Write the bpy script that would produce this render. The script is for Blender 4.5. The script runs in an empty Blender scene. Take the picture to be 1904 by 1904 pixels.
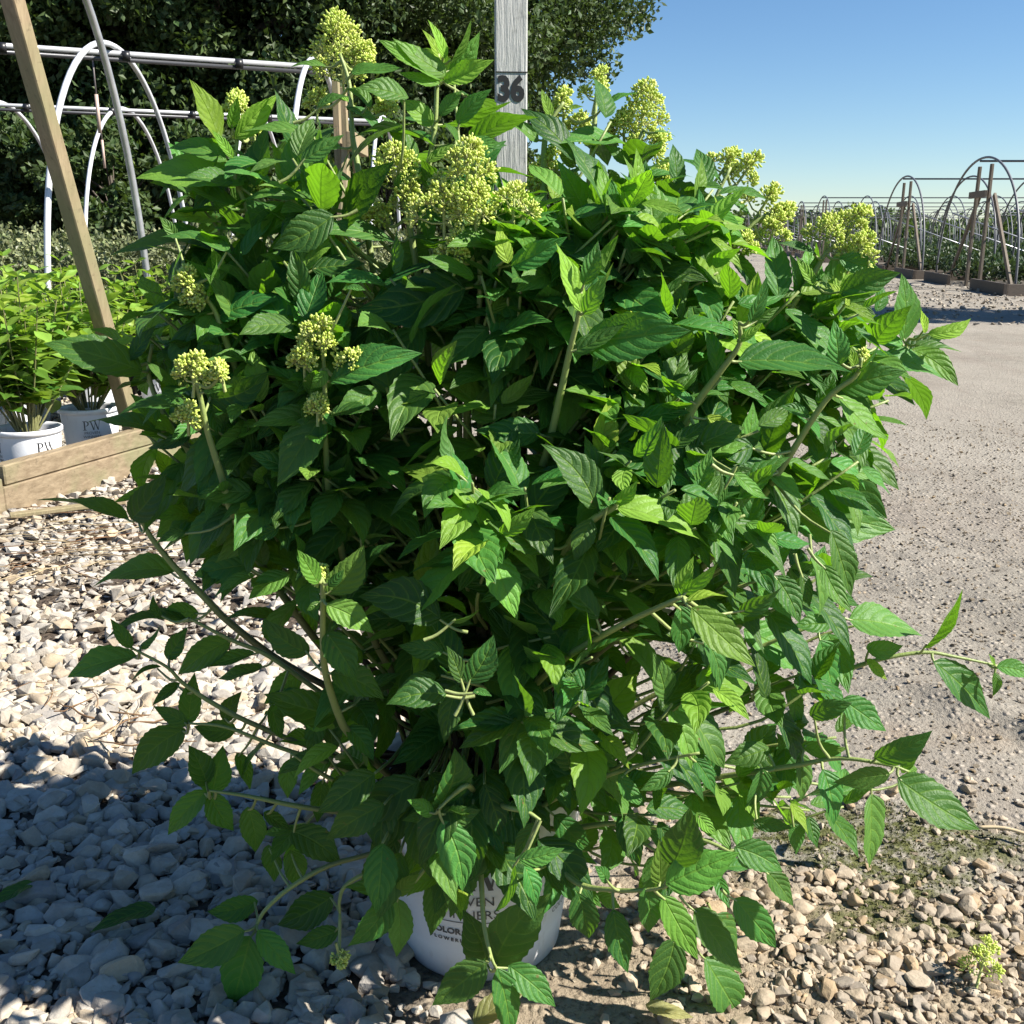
import bpy, bmesh, math, random
import numpy as np
from mathutils import Vector, Matrix

S = bpy.context.scene
COL = S.collection
rng = np.random.default_rng(7)
random.seed(7)

# ------------------------------------------------------------------ camera
CAM_H, PITCH, FPX = 0.74, math.radians(15.2), 1904.0
cd = bpy.data.cameras.new('camera')
cd.sensor_width = 36.0
cd.lens = 36.0
cd.clip_start = 0.02
cd.clip_end = 3000
cam = bpy.data.objects.new('camera', cd)
COL.objects.link(cam)
cam.location = (0, 0, CAM_H)
cam.rotation_euler = (math.pi / 2 - PITCH, 0, 0)
S.camera = cam

# ------------------------------------------------------------------ sky, sun, exposure
SUN_AZ, SUN_EL = math.atan2(0.95, -0.21), math.radians(43)     # azimuth from +Y towards +X
sdir = Vector((math.sin(SUN_AZ) * math.cos(SUN_EL), math.cos(SUN_AZ) * math.cos(SUN_EL), math.sin(SUN_EL)))
w = bpy.data.worlds.new('World')
S.world = w
w.use_nodes = True
nt = w.node_tree
bg = nt.nodes['Background']
sky = nt.nodes.new('ShaderNodeTexSky')
sky.sky_type = 'NISHITA'
sky.sun_disc = False
sky.sun_elevation = SUN_EL
sky.sun_rotation = SUN_AZ
sky.air_density = 1.0
sky.altitude = 400
sky.dust_density = 0.0
sky.ozone_density = 3.5
hsv = nt.nodes.new('ShaderNodeHueSaturation')
hsv.inputs['Saturation'].default_value = 1.12
nt.links.new(sky.outputs[0], hsv.inputs['Color'])
tint = nt.nodes.new('ShaderNodeMix')
tint.data_type = 'RGBA'
tint.blend_type = 'MULTIPLY'
tint.inputs[0].default_value = 1.0
tint.inputs[7].default_value = (.95, 1.0, 1.05, 1)
nt.links.new(hsv.outputs[0], tint.inputs[6])
nt.links.new(tint.outputs[2], bg.inputs[0])
bg.inputs[1].default_value = 0.056
sl = bpy.data.lights.new('sun', 'SUN')
sl.energy = 5.0
sl.angle = math.radians(0.5)
sl.color = (1.0, 0.95, 0.86)
so = bpy.data.objects.new('sun', sl)
COL.objects.link(so)
so.rotation_euler = (-sdir).to_track_quat('-Z', 'Y').to_euler()
S.view_settings.view_transform = 'Standard'
S.view_settings.look = 'None'
S.view_settings.exposure = 1.22
S.view_settings.gamma = 1.0
S.render.engine = 'CYCLES'
S.cycles.max_bounces = 8
S.cycles.transparent_max_bounces = 8

# ------------------------------------------------------------------ helpers
CP, SP = math.cos(PITCH), math.sin(PITCH)

def ray(px, py):
    u = (px - 952.0) / FPX
    v = (952.0 - py) / FPX
    return np.array([u, CP + v * SP, -SP + v * CP])

def P(px, py, D):
    """world point seen at photo pixel px, py at ground distance D"""
    r = ray(px, py)
    return np.array([0, 0, CAM_H]) + r * (D / r[1])

def G(px, py, z=0.0):
    r = ray(px, py)
    return np.array([0, 0, CAM_H]) + r * ((z - CAM_H) / r[2])

def norm(v):
    v = np.asarray(v, float)
    return v / np.maximum(np.linalg.norm(v, axis=-1, keepdims=True), 1e-9)

def mesh_np(name, V, F, mat, smooth=False, uv=None, col=None, mats=None, mi=None):
    me = bpy.data.meshes.new(name)
    V = np.asarray(V, float)
    if isinstance(F, np.ndarray):
        k = F.shape[1]
        me.vertices.add(len(V))
        me.vertices.foreach_set('co', V.astype(np.float32).ravel())
        me.loops.add(F.size)
        me.loops.foreach_set('vertex_index', F.astype(np.int32).ravel())
        me.polygons.add(len(F))
        me.polygons.foreach_set('loop_start', np.arange(0, F.size, k, dtype=np.int32))
        me.update(calc_edges=True)
    else:
        me.from_pydata(V.tolist(), [], F)
    sm = smooth if isinstance(smooth, np.ndarray) else np.full(len(F), bool(smooth))
    me.polygons.foreach_set('use_smooth', sm)
    if uv is not None:
        l = me.uv_layers.new(name='UVMap')
        idx = np.empty(len(me.loops), np.int32)
        me.loops.foreach_get('vertex_index', idx)
        l.data.foreach_set('uv', np.asarray(uv, np.float32)[idx].ravel())
    if col is not None:
        a = me.color_attributes.new('col', 'FLOAT_COLOR', 'POINT')
        c = np.asarray(col, np.float32)
        if c.shape[1] == 3:
            c = np.concatenate([c, np.ones((len(c), 1), np.float32)], 1)
        a.data.foreach_set('color', c.ravel())
    for m in (mats or [mat]):
        me.materials.append(m)
    if mi is not None:
        me.polygons.foreach_set('material_index', np.asarray(mi, np.int32))
    me.update()
    return me

def link(name, me, parent=None, loc=None):
    o = bpy.data.objects.new(name, me)
    COL.objects.link(o)
    if loc is not None:
        o.location = loc
    if parent is not None:
        o.parent = parent
    return o

def tag(o, label, cat, group=None, kind=None):
    if label:
        o['label'] = label
    if cat:
        o['category'] = cat
    if group:
        o['group'] = group
    if kind:
        o['kind'] = kind
    return o

def thing(name, label, cat, loc=(0, 0, 0), rz=0.0, group=None):
    o = bpy.data.objects.new(name, None)
    COL.objects.link(o)
    o.location = loc
    o.rotation_euler = (0, 0, rz)
    o.empty_display_size = 0.1
    return tag(o, label, cat, group)

def dup(root, loc, rz=0.0, label=None, scale=None):
    r = root.copy()
    COL.objects.link(r)
    r.location = loc
    r.rotation_euler = (0, 0, rz)
    if scale:
        r.scale = scale
    if label:
        r['label'] = label
    for ch in list(root.children):
        c = ch.copy()
        COL.objects.link(c)
        c.parent = r
        for g in ch.children:
            d = g.copy()
            COL.objects.link(d)
            d.parent = c
    return r

class MB:
    """collects simple solids into one mesh"""
    def __init__(s):
        s.V, s.F, s.C = [], [], []
        s.n = 0
    def add(s, V, F, c=(1, 1, 1)):
        V = np.asarray(V, float)
        s.V.append(V)
        s.F += [[i + s.n for i in f] for f in F]
        c = np.asarray(c, float)
        s.C.append(np.tile(c, (len(V), 1)) if c.ndim == 1 else c)
        s.n += len(V)
    def box(s, c, size, rot=None, ax=None, col=(1, 1, 1), bev=0.0):
        """chamfered box: centre, size, optional 3x3 axes"""
        hx, hy, hz = [k / 2 for k in size]
        b = min(bev, hx * .9, hy * .9, hz * .9)
        R = np.eye(3) if ax is None else np.asarray(ax, float)
        if b <= 0:
            V = np.array([[x, y, z] for x in (-hx, hx) for y in (-hy, hy) for z in (-hz, hz)])
            F = [(0, 1, 3, 2), (4, 6, 7, 5), (0, 4, 5, 1), (2, 3, 7, 6), (0, 2, 6, 4), (1, 5, 7, 3)]
        else:
            bm = bmesh.new()
            bmesh.ops.create_cube(bm, size=1)
            for v in bm.verts:
                v.co = Vector((v.co.x * 2 * hx, v.co.y * 2 * hy, v.co.z * 2 * hz))
            bmesh.ops.bevel(bm, geom=list(bm.edges), offset=b, segments=1, affect='EDGES', profile=.5)
            bm.verts.ensure_lookup_table()
            V = np.array([v.co[:] for v in bm.verts])
            F = [[v.index for v in f.verts] for f in bm.faces]
            bm.free()
        s.add(V @ R.T + np.asarray(c, float), F, col)
    def bar(s, a, b, w, h, up=(0, 0, 1), bev=0.003, col=(1, 1, 1)):
        """beam from a to b, section w (across) by h (along up)"""
        a, b = np.asarray(a, float), np.asarray(b, float)
        d = b - a
        L = np.linalg.norm(d)
        x = d / L
        y = norm(np.cross(np.asarray(up, float), x))
        z = np.cross(x, y)
        s.box((a + b) / 2, (L, w, h), ax=np.stack([x, y, z], 1), col=col, bev=bev)
    def tube(s, pts, r, n=8, col=(1, 1, 1), cap=True):
        V, F, nr = tube_np(pts, r, n, cap)
        c = np.asarray(col, float)
        if c.ndim == 2:
            c = np.repeat(c, n, 0)
            if cap:
                c = np.concatenate([c, c[:1], c[-1:]], 0)
        s.add(V, F, c)
    def lathe(s, prof, n=40, c=(0, 0, 0), col=(1, 1, 1)):
        prof = np.asarray(prof, float)
        a = np.linspace(0, 2 * math.pi, n, endpoint=False)
        V = np.stack([prof[:, None, 0] * np.cos(a), prof[:, None, 0] * np.sin(a), np.repeat(prof[:, 1:2], n, 1)], 2).reshape(-1, 3)
        F = []
        for i in range(len(prof) - 1):
            for j in range(n):
                k = (j + 1) % n
                F.append((i * n + j, i * n + k, (i + 1) * n + k, (i + 1) * n + j))
        s.add(V + np.asarray(c, float), F, col)
    def mesh(s, name, mat, smooth=False):
        return mesh_np(name, np.concatenate(s.V), s.F, mat, smooth, col=np.concatenate(s.C))
    def build(s, name, mat, parent=None, smooth=False, loc=None):
        return link(name, s.mesh(name, mat, smooth), parent, loc)

def tube_np(pts, r, n=8, cap=True):
    pts = np.asarray(pts, float)
    m = len(pts)
    r = np.broadcast_to(np.asarray(r, float), (m,))
    t = norm(np.gradient(pts, axis=0))
    u = np.array([0, 0, 1.0]) if abs(t[0][2]) < .9 else np.array([1.0, 0, 0])
    a = np.linspace(0, 2 * math.pi, n, endpoint=False)
    V = []
    e = norm(np.cross(t[0], u))
    for i in range(m):
        e = norm(e - t[i] * np.dot(e, t[i]))
        f = np.cross(t[i], e)
        V.append(pts[i] + r[i] * (np.cos(a)[:, None] * e + np.sin(a)[:, None] * f))
    V = np.concatenate(V)
    F = []
    for i in range(m - 1):
        for j in range(n):
            k = (j + 1) % n
            F.append((i * n + j, i * n + k, (i + 1) * n + k, (i + 1) * n + j))
    if cap:
        V = np.concatenate([V, pts[:1], pts[-1:]])
        for j in range(n):
            k = (j + 1) % n
            F.append((m * n, k, j))
            F.append((m * n + 1, (m - 1) * n + j, (m - 1) * n + k))
    return V, F, m

def spline(pts, k=6):
    """Catmull-Rom through pts"""
    p = np.asarray(pts, float)
    p = np.concatenate([[2 * p[0] - p[1]], p, [2 * p[-1] - p[-2]]])
    out = []
    for i in range(1, len(p) - 2):
        for j in range(k):
            t = j / k
            out.append(.5 * (2 * p[i] + (p[i + 1] - p[i - 1]) * t + (2 * p[i - 1] - 5 * p[i] + 4 * p[i + 1] - p[i + 2]) * t * t
                             + (3 * p[i] - p[i - 1] - 3 * p[i + 1] + p[i + 2]) * t ** 3))
    out.append(p[-2])
    return np.array(out)

def rand_rot(n, g=rng):
    q = norm(g.normal(size=(n, 4)))
    a, b, c, d = q.T
    return np.stack([np.stack([1 - 2 * (c * c + d * d), 2 * (b * c - a * d), 2 * (b * d + a * c)], -1),
                     np.stack([2 * (b * c + a * d), 1 - 2 * (b * b + d * d), 2 * (c * d - a * b)], -1),
                     np.stack([2 * (b * d - a * c), 2 * (c * d + a * b), 1 - 2 * (b * b + c * c)], -1)], 1)

def instance(Vb, Fb, R, T):
    """one mesh out of len(T) transformed copies of a base shape"""
    N, nv = len(T), len(Vb)
    V = np.einsum('nij,vj->nvi', R, Vb) + T[:, None, :]
    Fb = np.asarray(Fb)
    F = (Fb[None] + (np.arange(N) * nv)[:, None, None]).reshape(-1, Fb.shape[1])
    return V.reshape(-1, 3), F

_ng = {}
def vnoise(x, y, sc, seed=0):
    """smooth value noise in numpy, -1..1"""
    if seed not in _ng:
        _ng[seed] = np.random.default_rng(100 + seed).uniform(-1, 1, (256, 256))
    g = _ng[seed]
    X, Y = np.asarray(x) / sc, np.asarray(y) / sc
    i, j = np.floor(X).astype(int), np.floor(Y).astype(int)
    fx, fy = X - i, Y - j
    fx, fy = fx * fx * (3 - 2 * fx), fy * fy * (3 - 2 * fy)
    q = lambda a, b: g[a % 256, b % 256]
    return (q(i, j) * (1 - fx) + q(i + 1, j) * fx) * (1 - fy) + (q(i, j + 1) * (1 - fx) + q(i + 1, j + 1) * fx) * fy

# ------------------------------------------------------------------ materials
def mat(name):
    m = bpy.data.materials.new(name)
    m.use_nodes = True
    t = m.node_tree
    b = t.nodes['Principled BSDF']
    return m, t, b

def N(t, typ, **kw):
    n = t.nodes.new(typ)
    for k, v in kw.items():
        if k.startswith('i_'):
            n.inputs[k[2:].replace('_', ' ')].default_value = v
        else:
            setattr(n, k, v)
    return n

def M(t, op, a, b=None, c=None, clamp=False):
    n = t.nodes.new('ShaderNodeMath')
    n.operation = op
    n.use_clamp = clamp
    for i, x in enumerate((a, b, c)):
        if x is None:
            continue
        if isinstance(x, (int, float)):
            n.inputs[i].default_value = x
        else:
            t.links.new(x, n.inputs[i])
    return n.outputs[0]

def MIX(t, f, a, b, typ='MIX'):
    n = t.nodes.new('ShaderNodeMix')
    n.data_type = 'RGBA'
    n.blend_type = typ
    for i, x in ((0, f), (6, a), (7, b)):
        if isinstance(x, (int, float)):
            n.inputs[i].default_value = x
        elif isinstance(x, tuple):
            n.inputs[i].default_value = x + (1,) if len(x) == 3 else x
        else:
            t.links.new(x, n.inputs[i])
    return n.outputs[2]

def RAMP(t, f, stops):
    n = t.nodes.new('ShaderNodeValToRGB')
    e = n.color_ramp.elements
    while len(e) < len(stops):
        e.new(.5)
    for q, (p, c) in zip(e, stops):
        q.position = p
        q.color = c + (1,) if len(c) == 3 else c
    t.links.new(f, n.inputs[0])
    return n.outputs[0]

def NOISE(t, sc, det=4, rough=.55, vec=None, stretch=None, out='Fac'):
    n = t.nodes.new('ShaderNodeTexNoise')
    n.inputs['Scale'].default_value = sc
    n.inputs['Detail'].default_value = det
    n.inputs['Roughness'].default_value = rough
    if vec is None:
        vec = t.nodes.new('ShaderNodeTexCoord').outputs['Object']
    if stretch:
        mp = t.nodes.new('ShaderNodeMapping')
        mp.inputs['Scale'].default_value = stretch
        t.links.new(vec, mp.inputs[0])
        vec = mp.outputs[0]
    t.links.new(vec, n.inputs['Vector'])
    return n.outputs[out]

def BUMP(t, b, h, s, d, prev=None):
    n = t.nodes.new('ShaderNodeBump')
    n.inputs['Strength'].default_value = s
    n.inputs['Distance'].default_value = d
    t.links.new(h, n.inputs['Height'])
    if prev is not None:
        t.links.new(prev, n.inputs['Normal'])
    if b is not None:
        t.links.new(n.outputs[0], b.inputs['Normal'])
    return n.outputs[0]

def ATTR(t, out='Color', name='col'):
    n = t.nodes.new('ShaderNodeAttribute')
    n.attribute_name = name
    return n.outputs[out]

def SEP(t, c):
    n = t.nodes.new('ShaderNodeSeparateColor')
    t.links.new(c, n.inputs[0])
    return n.outputs

def leaf_material(name, dark, light, young, under, trans, veins=True, tmix=.34, rough=.42):
    """two-sided translucent leaf; vertex colour r = tone (0 dark .. 1 young; partly painted light on the big shrub), g = random"""
    m, t, b = mat(name)
    L = t.links.new
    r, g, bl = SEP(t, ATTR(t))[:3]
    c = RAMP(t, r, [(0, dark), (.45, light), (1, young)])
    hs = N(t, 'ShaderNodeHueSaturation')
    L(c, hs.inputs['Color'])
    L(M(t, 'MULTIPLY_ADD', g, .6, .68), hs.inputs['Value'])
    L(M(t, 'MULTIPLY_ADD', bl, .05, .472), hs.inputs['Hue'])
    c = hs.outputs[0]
    nrm = None
    if veins:
        uv = N(t, 'ShaderNodeUVMap')
        sx = N(t, 'ShaderNodeSeparateXYZ')
        L(uv.outputs[0], sx.inputs[0])
        s = M(t, 'ABSOLUTE', M(t, 'MULTIPLY_ADD', sx.outputs[0], 2, -1))
        v = sx.outputs[1]
        wob = M(t, 'MULTIPLY_ADD', NOISE(t, 40, 2), .5, -.25)
        ph = M(t, 'ADD', M(t, 'SUBTRACT', M(t, 'MULTIPLY', M(t, 'POWER', v, .85), 6.3), M(t, 'MULTIPLY', M(t, 'POWER', s, 1.5), 1.9)), wob)
        tri = M(t, 'PINGPONG', ph, .5)                       # 0 on a vein, .5 between
        lat = M(t, 'SUBTRACT', 1, M(t, 'SMOOTH_MIN', M(t, 'MULTIPLY', tri, 9), 1, .3))
        lat = M(t, 'MAXIMUM', lat, 0)
        mid = M(t, 'MAXIMUM', M(t, 'SUBTRACT', 1, M(t, 'MULTIPLY', s, 13)), 0)
        vein = M(t, 'MAXIMUM', M(t, 'MULTIPLY', lat, .75), mid, clamp=True)
        c = MIX(t, M(t, 'MULTIPLY', vein, .36), c, young)
        fine = N(t, 'ShaderNodeTexVoronoi', feature='DISTANCE_TO_EDGE')
        fine.inputs['Scale'].default_value = 260
        L(t.nodes.new('ShaderNodeTexCoord').outputs['Object'], fine.inputs['Vector'])
        hgt = M(t, 'ADD', M(t, 'MULTIPLY', M(t, 'POWER', M(t, 'MULTIPLY', tri, 2), .6), 1.0), M(t, 'MULTIPLY', M(t, 'MINIMUM', fine.outputs[0], .2), .9))
        hgt = M(t, 'SUBTRACT', hgt, M(t, 'MULTIPLY', mid, .8))
        nrm = BUMP(t, b, hgt, .6, .0013)
        blot = NOISE(t, 30, 3)
        c = MIX(t, M(t, 'MULTIPLY', M(t, 'SUBTRACT', blot, .45, clamp=True), .9), c, dark)
        spot = NOISE(t, 150, 2, .5)
        c = MIX(t, RAMP(t, spot, [(.735, (0, 0, 0)), (.77, (.8, .8, .8))]), c, (.14, .09, .03))
    geo = N(t, 'ShaderNodeNewGeometry')
    cu = MIX(t, .6, c, under)
    cc = MIX(t, geo.outputs['Backfacing'], c, cu)
    L(cc, b.inputs['Base Color'])
    b.inputs['Roughness'].default_value = rough
    b.inputs['Specular IOR Level'].default_value = .26
    tr = N(t, 'ShaderNodeBsdfTranslucent')
    tc = MIX(t, r, trans, tuple(min(1, k * 1.5) for k in trans))
    if veins:
        tc = MIX(t, M(t, 'MULTIPLY', vein, .35), tc, dark)
    L(tc, tr.inputs['Color'])
    if nrm is not None:
        L(nrm, tr.inputs['Normal'])
    mx = N(t, 'ShaderNodeMixShader')
    L(M(t, 'MULTIPLY_ADD', r, .26 if veins else 0.0, tmix), mx.inputs[0])
    L(b.outputs[0], mx.inputs[1])
    L(tr.outputs[0], mx.inputs[2])
    L(mx.outputs[0], t.nodes['Material Output'].inputs[0])
    return m

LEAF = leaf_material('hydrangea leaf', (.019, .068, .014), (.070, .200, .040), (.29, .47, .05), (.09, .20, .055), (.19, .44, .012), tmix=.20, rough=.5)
LEAF_SMALL = leaf_material('young hydrangea leaf', (.05, .12, .02), (.13, .25, .035), (.24, .36, .06), (.14, .24, .06), (.26, .42, .03), veins=False)
LEAF_BOX = leaf_material('small shrub leaf', (.07, .095, .035), (.17, .20, .085), (.32, .34, .18), (.14, .16, .09), (.10, .13, .03), veins=False, tmix=.2)
LEAF_TREE = leaf_material('tree leaf', (.028, .048, .014), (.056, .095, .030), (.10, .15, .045), (.065, .10, .04), (.09, .15, .02), veins=False, tmix=.22, rough=.5)
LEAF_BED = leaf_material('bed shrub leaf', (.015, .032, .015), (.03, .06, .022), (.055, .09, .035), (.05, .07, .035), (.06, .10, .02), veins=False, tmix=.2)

def simple(name, c, rough=.6, noise=0, sc=20, metal=0, bump=0, stretch=None, attr=False, bsc=None, c2=None):
    m, t, b = mat(name)
    col = ATTR(t) if attr else None
    base = MIX(t, 1.0, col, c, 'MULTIPLY') if attr else None
    if noise:
        f = NOISE(t, sc, 5, .6, stretch=stretch)
        d = c2 or tuple(k * (1 - noise) for k in c)
        if attr:
            base = MIX(t, f, base, MIX(t, 1.0, col, d, 'MULTIPLY'))
        else:
            base = RAMP(t, f, [(.3, d), (.7, c)])
    if base is not None:
        t.links.new(base, b.inputs['Base Color'])
    else:
        b.inputs['Base Color'].default_value = c + (1,)
    b.inputs['Roughness'].default_value = rough
    b.inputs['Metallic'].default_value = metal
    if bump:
        BUMP(t, b, NOISE(t, bsc or sc * 2, 5, .6, stretch=stretch), bump, .004)
    return m

STEM = simple('green stem', (1, 1, 1), .5, .25, 60, bump=.3, attr=True)
BUD = leaf_material('flower bud', (.34, .45, .07), (.53, .63, .13), (.72, .77, .28), (.55, .62, .16), (.6, .72, .08), veins=False, tmix=.25, rough=.6)
PIPE = simple('galvanized pipe', (.50, .51, .53), .38, .35, 14, metal=.55, bump=.1)
PIPE_WHITE = simple('pale plastic pipe', (.62, .63, .66), .4, .2, 10)
BLACK = simple('black plastic', (.015, .015, .017), .4, .3, 30)
PIPE_DARK = simple('weathered dark pipe', (.16, .165, .18), .5, .4, 6)

def wood(name, c, d, knot=None, stretch=(3, 3, 60), green=None, attr=False, rough=.8, bump=.5):
    m, t, b = mat(name)
    f = NOISE(t, 6, 6, .65, stretch=stretch)
    base = RAMP(t, f, [(.25, d), (.5, tuple((x + y) / 2 for x, y in zip(c, d))), (.72, c)])
    if green:
        g = NOISE(t, 3.5, 5, .6)
        base = MIX(t, RAMP(t, g, [(.42, (0, 0, 0)), (.60, (.85, .85, .85))]), base, green)
    spots = NOISE(t, 60, 3)
    base = MIX(t, RAMP(t, spots, [(.60, (0, 0, 0)), (.75, (.5, .5, .5))]), base, tuple(x * .4 for x in d))
    t.links.new(base, b.inputs['Base Color'])
    b.inputs['Roughness'].default_value = rough
    BUMP(t, b, f, bump, .003)
    return m

TIMBER = wood('treated timber', (.30, .23, .145), (.13, .09, .05), green=(.175, .18, .085), stretch=(13, .9, 13))
POSTWOOD = wood('timber post', (.37, .29, .175), (.19, .135, .075), green=(.22, .20, .10), stretch=(14, 14, .8))
GREYWOOD = wood('weathered timber', (.22, .18, .135), (.10, .08, .06), stretch=(14, 14, 1))
DARKBOARD = wood('dark bed board', (.13, .105, .08), (.065, .05, .04), stretch=(4, 50, 50))
STAKE = wood('whitewashed stake', (.56, .56, .53), (.36, .36, .345), stretch=(45, 45, 3), bump=.9)
INK = simple('black paint', (.012, .012, .012), .6)
INK_SOFT = simple('worn pot print', (.12, .12, .125), .6, .5, 120)
INK_GREY = simple('faded ink', (.10, .10, .10), .6)
SOIL = simple('potting soil', (.05, .035, .024), .95, .6, 60, bump=1.0, bsc=120)

def pot_material():
    m, t, b = mat('white pot plastic')
    f = NOISE(t, 9, 5, .65)
    dirt = NOISE(t, 70, 3, .6, stretch=(1, 1, .4))
    base = RAMP(t, f, [(.35, (.66, .67, .70)), (.62, (.76, .77, .79))])
    base = MIX(t, RAMP(t, dirt, [(.60, (0, 0, 0)), (.8, (.45, .45, .45))]), base, (.30, .26, .21))
    gz = N(t, 'ShaderNodeSeparateXYZ')
    t.links.new(t.nodes.new('ShaderNodeTexCoord').outputs['Object'], gz.inputs[0])
    low = M(t, 'SUBTRACT', 1, M(t, 'MULTIPLY', gz.outputs[2], 26), clamp=True)
    base = MIX(t, M(t, 'MULTIPLY', low, NOISE(t, 35, 4)), base, (.22, .17, .12))
    t.links.new(base, b.inputs['Base Color'])
    b.inputs['Roughness'].default_value = .38
    BUMP(t, b, f, .15, .004)
    return m
POT = pot_material()

def ground_material():
    """vertex colour r = gravel bed soil, g = moss, b = fine sand; the rest is compacted stony dirt"""
    m, t, b = mat('yard ground')
    L = t.links.new
    r, g, bl = SEP(t, ATTR(t))[:3]
    pos = t.nodes.new('ShaderNodeNewGeometry').outputs['Position']
    big = NOISE(t, .9, 5, .6, vec=pos)
    midn = NOISE(t, 14, 5, .65, vec=pos)
    fine = NOISE(t, 150, 4, .7, vec=pos)
    road = RAMP(t, midn, [(.3, (.178, .158, .128)), (.52, (.235, .212, .174)), (.75, (.285, .258, .214))])
    road = MIX(t, RAMP(t, big, [(.40, (0, 0, 0)), (.62, (.8, .8, .8))]), road, (.315, .285, .238))
    damp = NOISE(t, 1.7, 4, .6, vec=pos, stretch=(1, .35, 1))
    road = MIX(t, RAMP(t, damp, [(.52, (0, 0, 0)), (.70, (.55, .55, .55))]), road, (.19, .155, .125))
    track = NOISE(t, 5.5, 3, .6, vec=pos, stretch=(1, .12, 1))
    road = MIX(t, RAMP(t, track, [(.55, (0, 0, 0)), (.66, (.35, .35, .35))]), road, (.21, .17, .14))
    v = N(t, 'ShaderNodeTexVoronoi')
    v.inputs['Scale'].default_value = 85
    v.inputs['Randomness'].default_value = 1
    L(pos, v.inputs['Vector'])
    vs = SEP(t, v.outputs['Color'])
    peb = M(t, 'MULTIPLY', M(t, 'GREATER_THAN', vs[0], .55), M(t, 'SUBTRACT', 1, M(t, 'MULTIPLY', v.outputs[0], 1.9), clamp=True))
    road = MIX(t, M(t, 'MULTIPLY', peb, .75), road, MIX(t, vs[1], (.25, .21, .17), (.52, .46, .39)))
    road = MIX(t, RAMP(t, fine, [(.28, (.75, .75, .75)), (.48, (0, 0, 0))]), road, (.085, .06, .045))
    rust = NOISE(t, 2.2, 3, .5, vec=pos)
    road = MIX(t, RAMP(t, rust, [(.64, (0, 0, 0)), (.76, (.35, .35, .35))]), road, (.32, .19, .09))
    sand = RAMP(t, midn, [(.3, (.21, .165, .115)), (.7, (.34, .28, .20))])
    sand = MIX(t, RAMP(t, fine, [(.3, (.8, .8, .8)), (.5, (0, 0, 0))]), sand, (.07, .05, .035))
    soil = RAMP(t, fine, [(.3, (.035, .026, .02)), (.7, (.13, .10, .075))])
    moss = RAMP(t, fine, [(.3, (.035, .04, .012)), (.7, (.13, .135, .045))])
    c = MIX(t, bl, road, sand)
    c = MIX(t, M(t, 'MULTIPLY', g, RAMP(t, NOISE(t, 40, 4, .7, vec=pos), [(.38, (0, 0, 0)), (.55, (1, 1, 1))])), c, moss)
    c = MIX(t, r, c, soil)
    L(c, b.inputs['Base Color'])
    b.inputs['Roughness'].default_value = .92
    b.inputs['Specular IOR Level'].default_value = .25
    h = M(t, 'ADD', M(t, 'MULTIPLY', fine, .5), M(t, 'ADD', M(t, 'MULTIPLY', midn, .5), M(t, 'MULTIPLY', peb, .6)))
    BUMP(t, b, h, .9, .012)
    return m
GROUND = ground_material()

def stone_material():
    m, t, b = mat('limestone')
    f = NOISE(t, 45, 5, .65)
    c = MIX(t, 1.0, ATTR(t), RAMP(t, f, [(.3, (.72, .69, .66)), (.65, (1, 1, 1))]), 'MULTIPLY')
    sp = NOISE(t, 190, 3, .6)
    c = MIX(t, RAMP(t, sp, [(.62, (0, 0, 0)), (.8, (.5, .5, .5))]), c, (.2, .16, .12))
    t.links.new(c, b.inputs['Base Color'])
    b.inputs['Roughness'].default_value = .85
    b.inputs['Specular IOR Level'].default_value = .3
    BUMP(t, b, M(t, 'ADD', f, M(t, 'MULTIPLY', sp, .35)), .7, .004)
    return m
STONE = stone_material()
STRAW = simple('dry straw', (.46, .36, .22), .8, .5, 40, attr=True)
BARK = wood('tree bark', (.10, .08, .06), (.04, .032, .025), stretch=(14, 14, 3), bump=1)
PETAL = simple('purple petal', (.30, .05, .38), .5, .3, 40)

# ================================================================== ground
def axis(lo, hi, step, far0, far1, k=26):
    a = list(np.arange(lo, hi + 1e-6, step))
    up = hi + (far1 - hi) * (np.linspace(0, 1, k + 1)[1:] ** 3.2)
    dn = lo - (lo - far0) * (np.linspace(0, 1, k + 1)[1:] ** 3.2)
    return np.array(list(dn[::-1]) + a + list(up))

gx = axis(-1.7, 1.7, .0125, -700, 700)
gy = axis(.55, 3.2, .0125, -60, 1200)
GX, GY = np.meshgrid(gx, gy)

def sstep(a, b, x):
    q = np.clip((x - a) / (b - a), 0, 1)
    return q * q * (3 - 2 * q)

def zone(x, y):
    """r gravel bed, g moss, b sand"""
    edge = np.where(y < 1.02, -.13, np.where(y < 1.9, .03, .03 - (y - 1.9) * .42)) + .05 * vnoise(x, y, .22, 3)
    r = 1 - sstep(-.05, .05, x - edge)
    r = r * (1 - sstep(4.6, 6.0, y) * sstep(-.9, -.3, x))
    q = np.exp(-(((x - .44) / .20) ** 2 + ((y - 1.135) / .085) ** 2)) + .55 * np.exp(-(((x - .42) / .16) ** 2 + ((y - .97) / .06) ** 2))
    g = np.clip(sstep(.30, .60, q + .22 * vnoise(x, y, .07, 4) + .12 * vnoise(x, y, .03, 5)), 0, 1)
    b = sstep(.02, -.05, y - 1.06 - .10 * vnoise(x, y, .2, 6)) * (1 - r)
    return r, g, b

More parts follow.
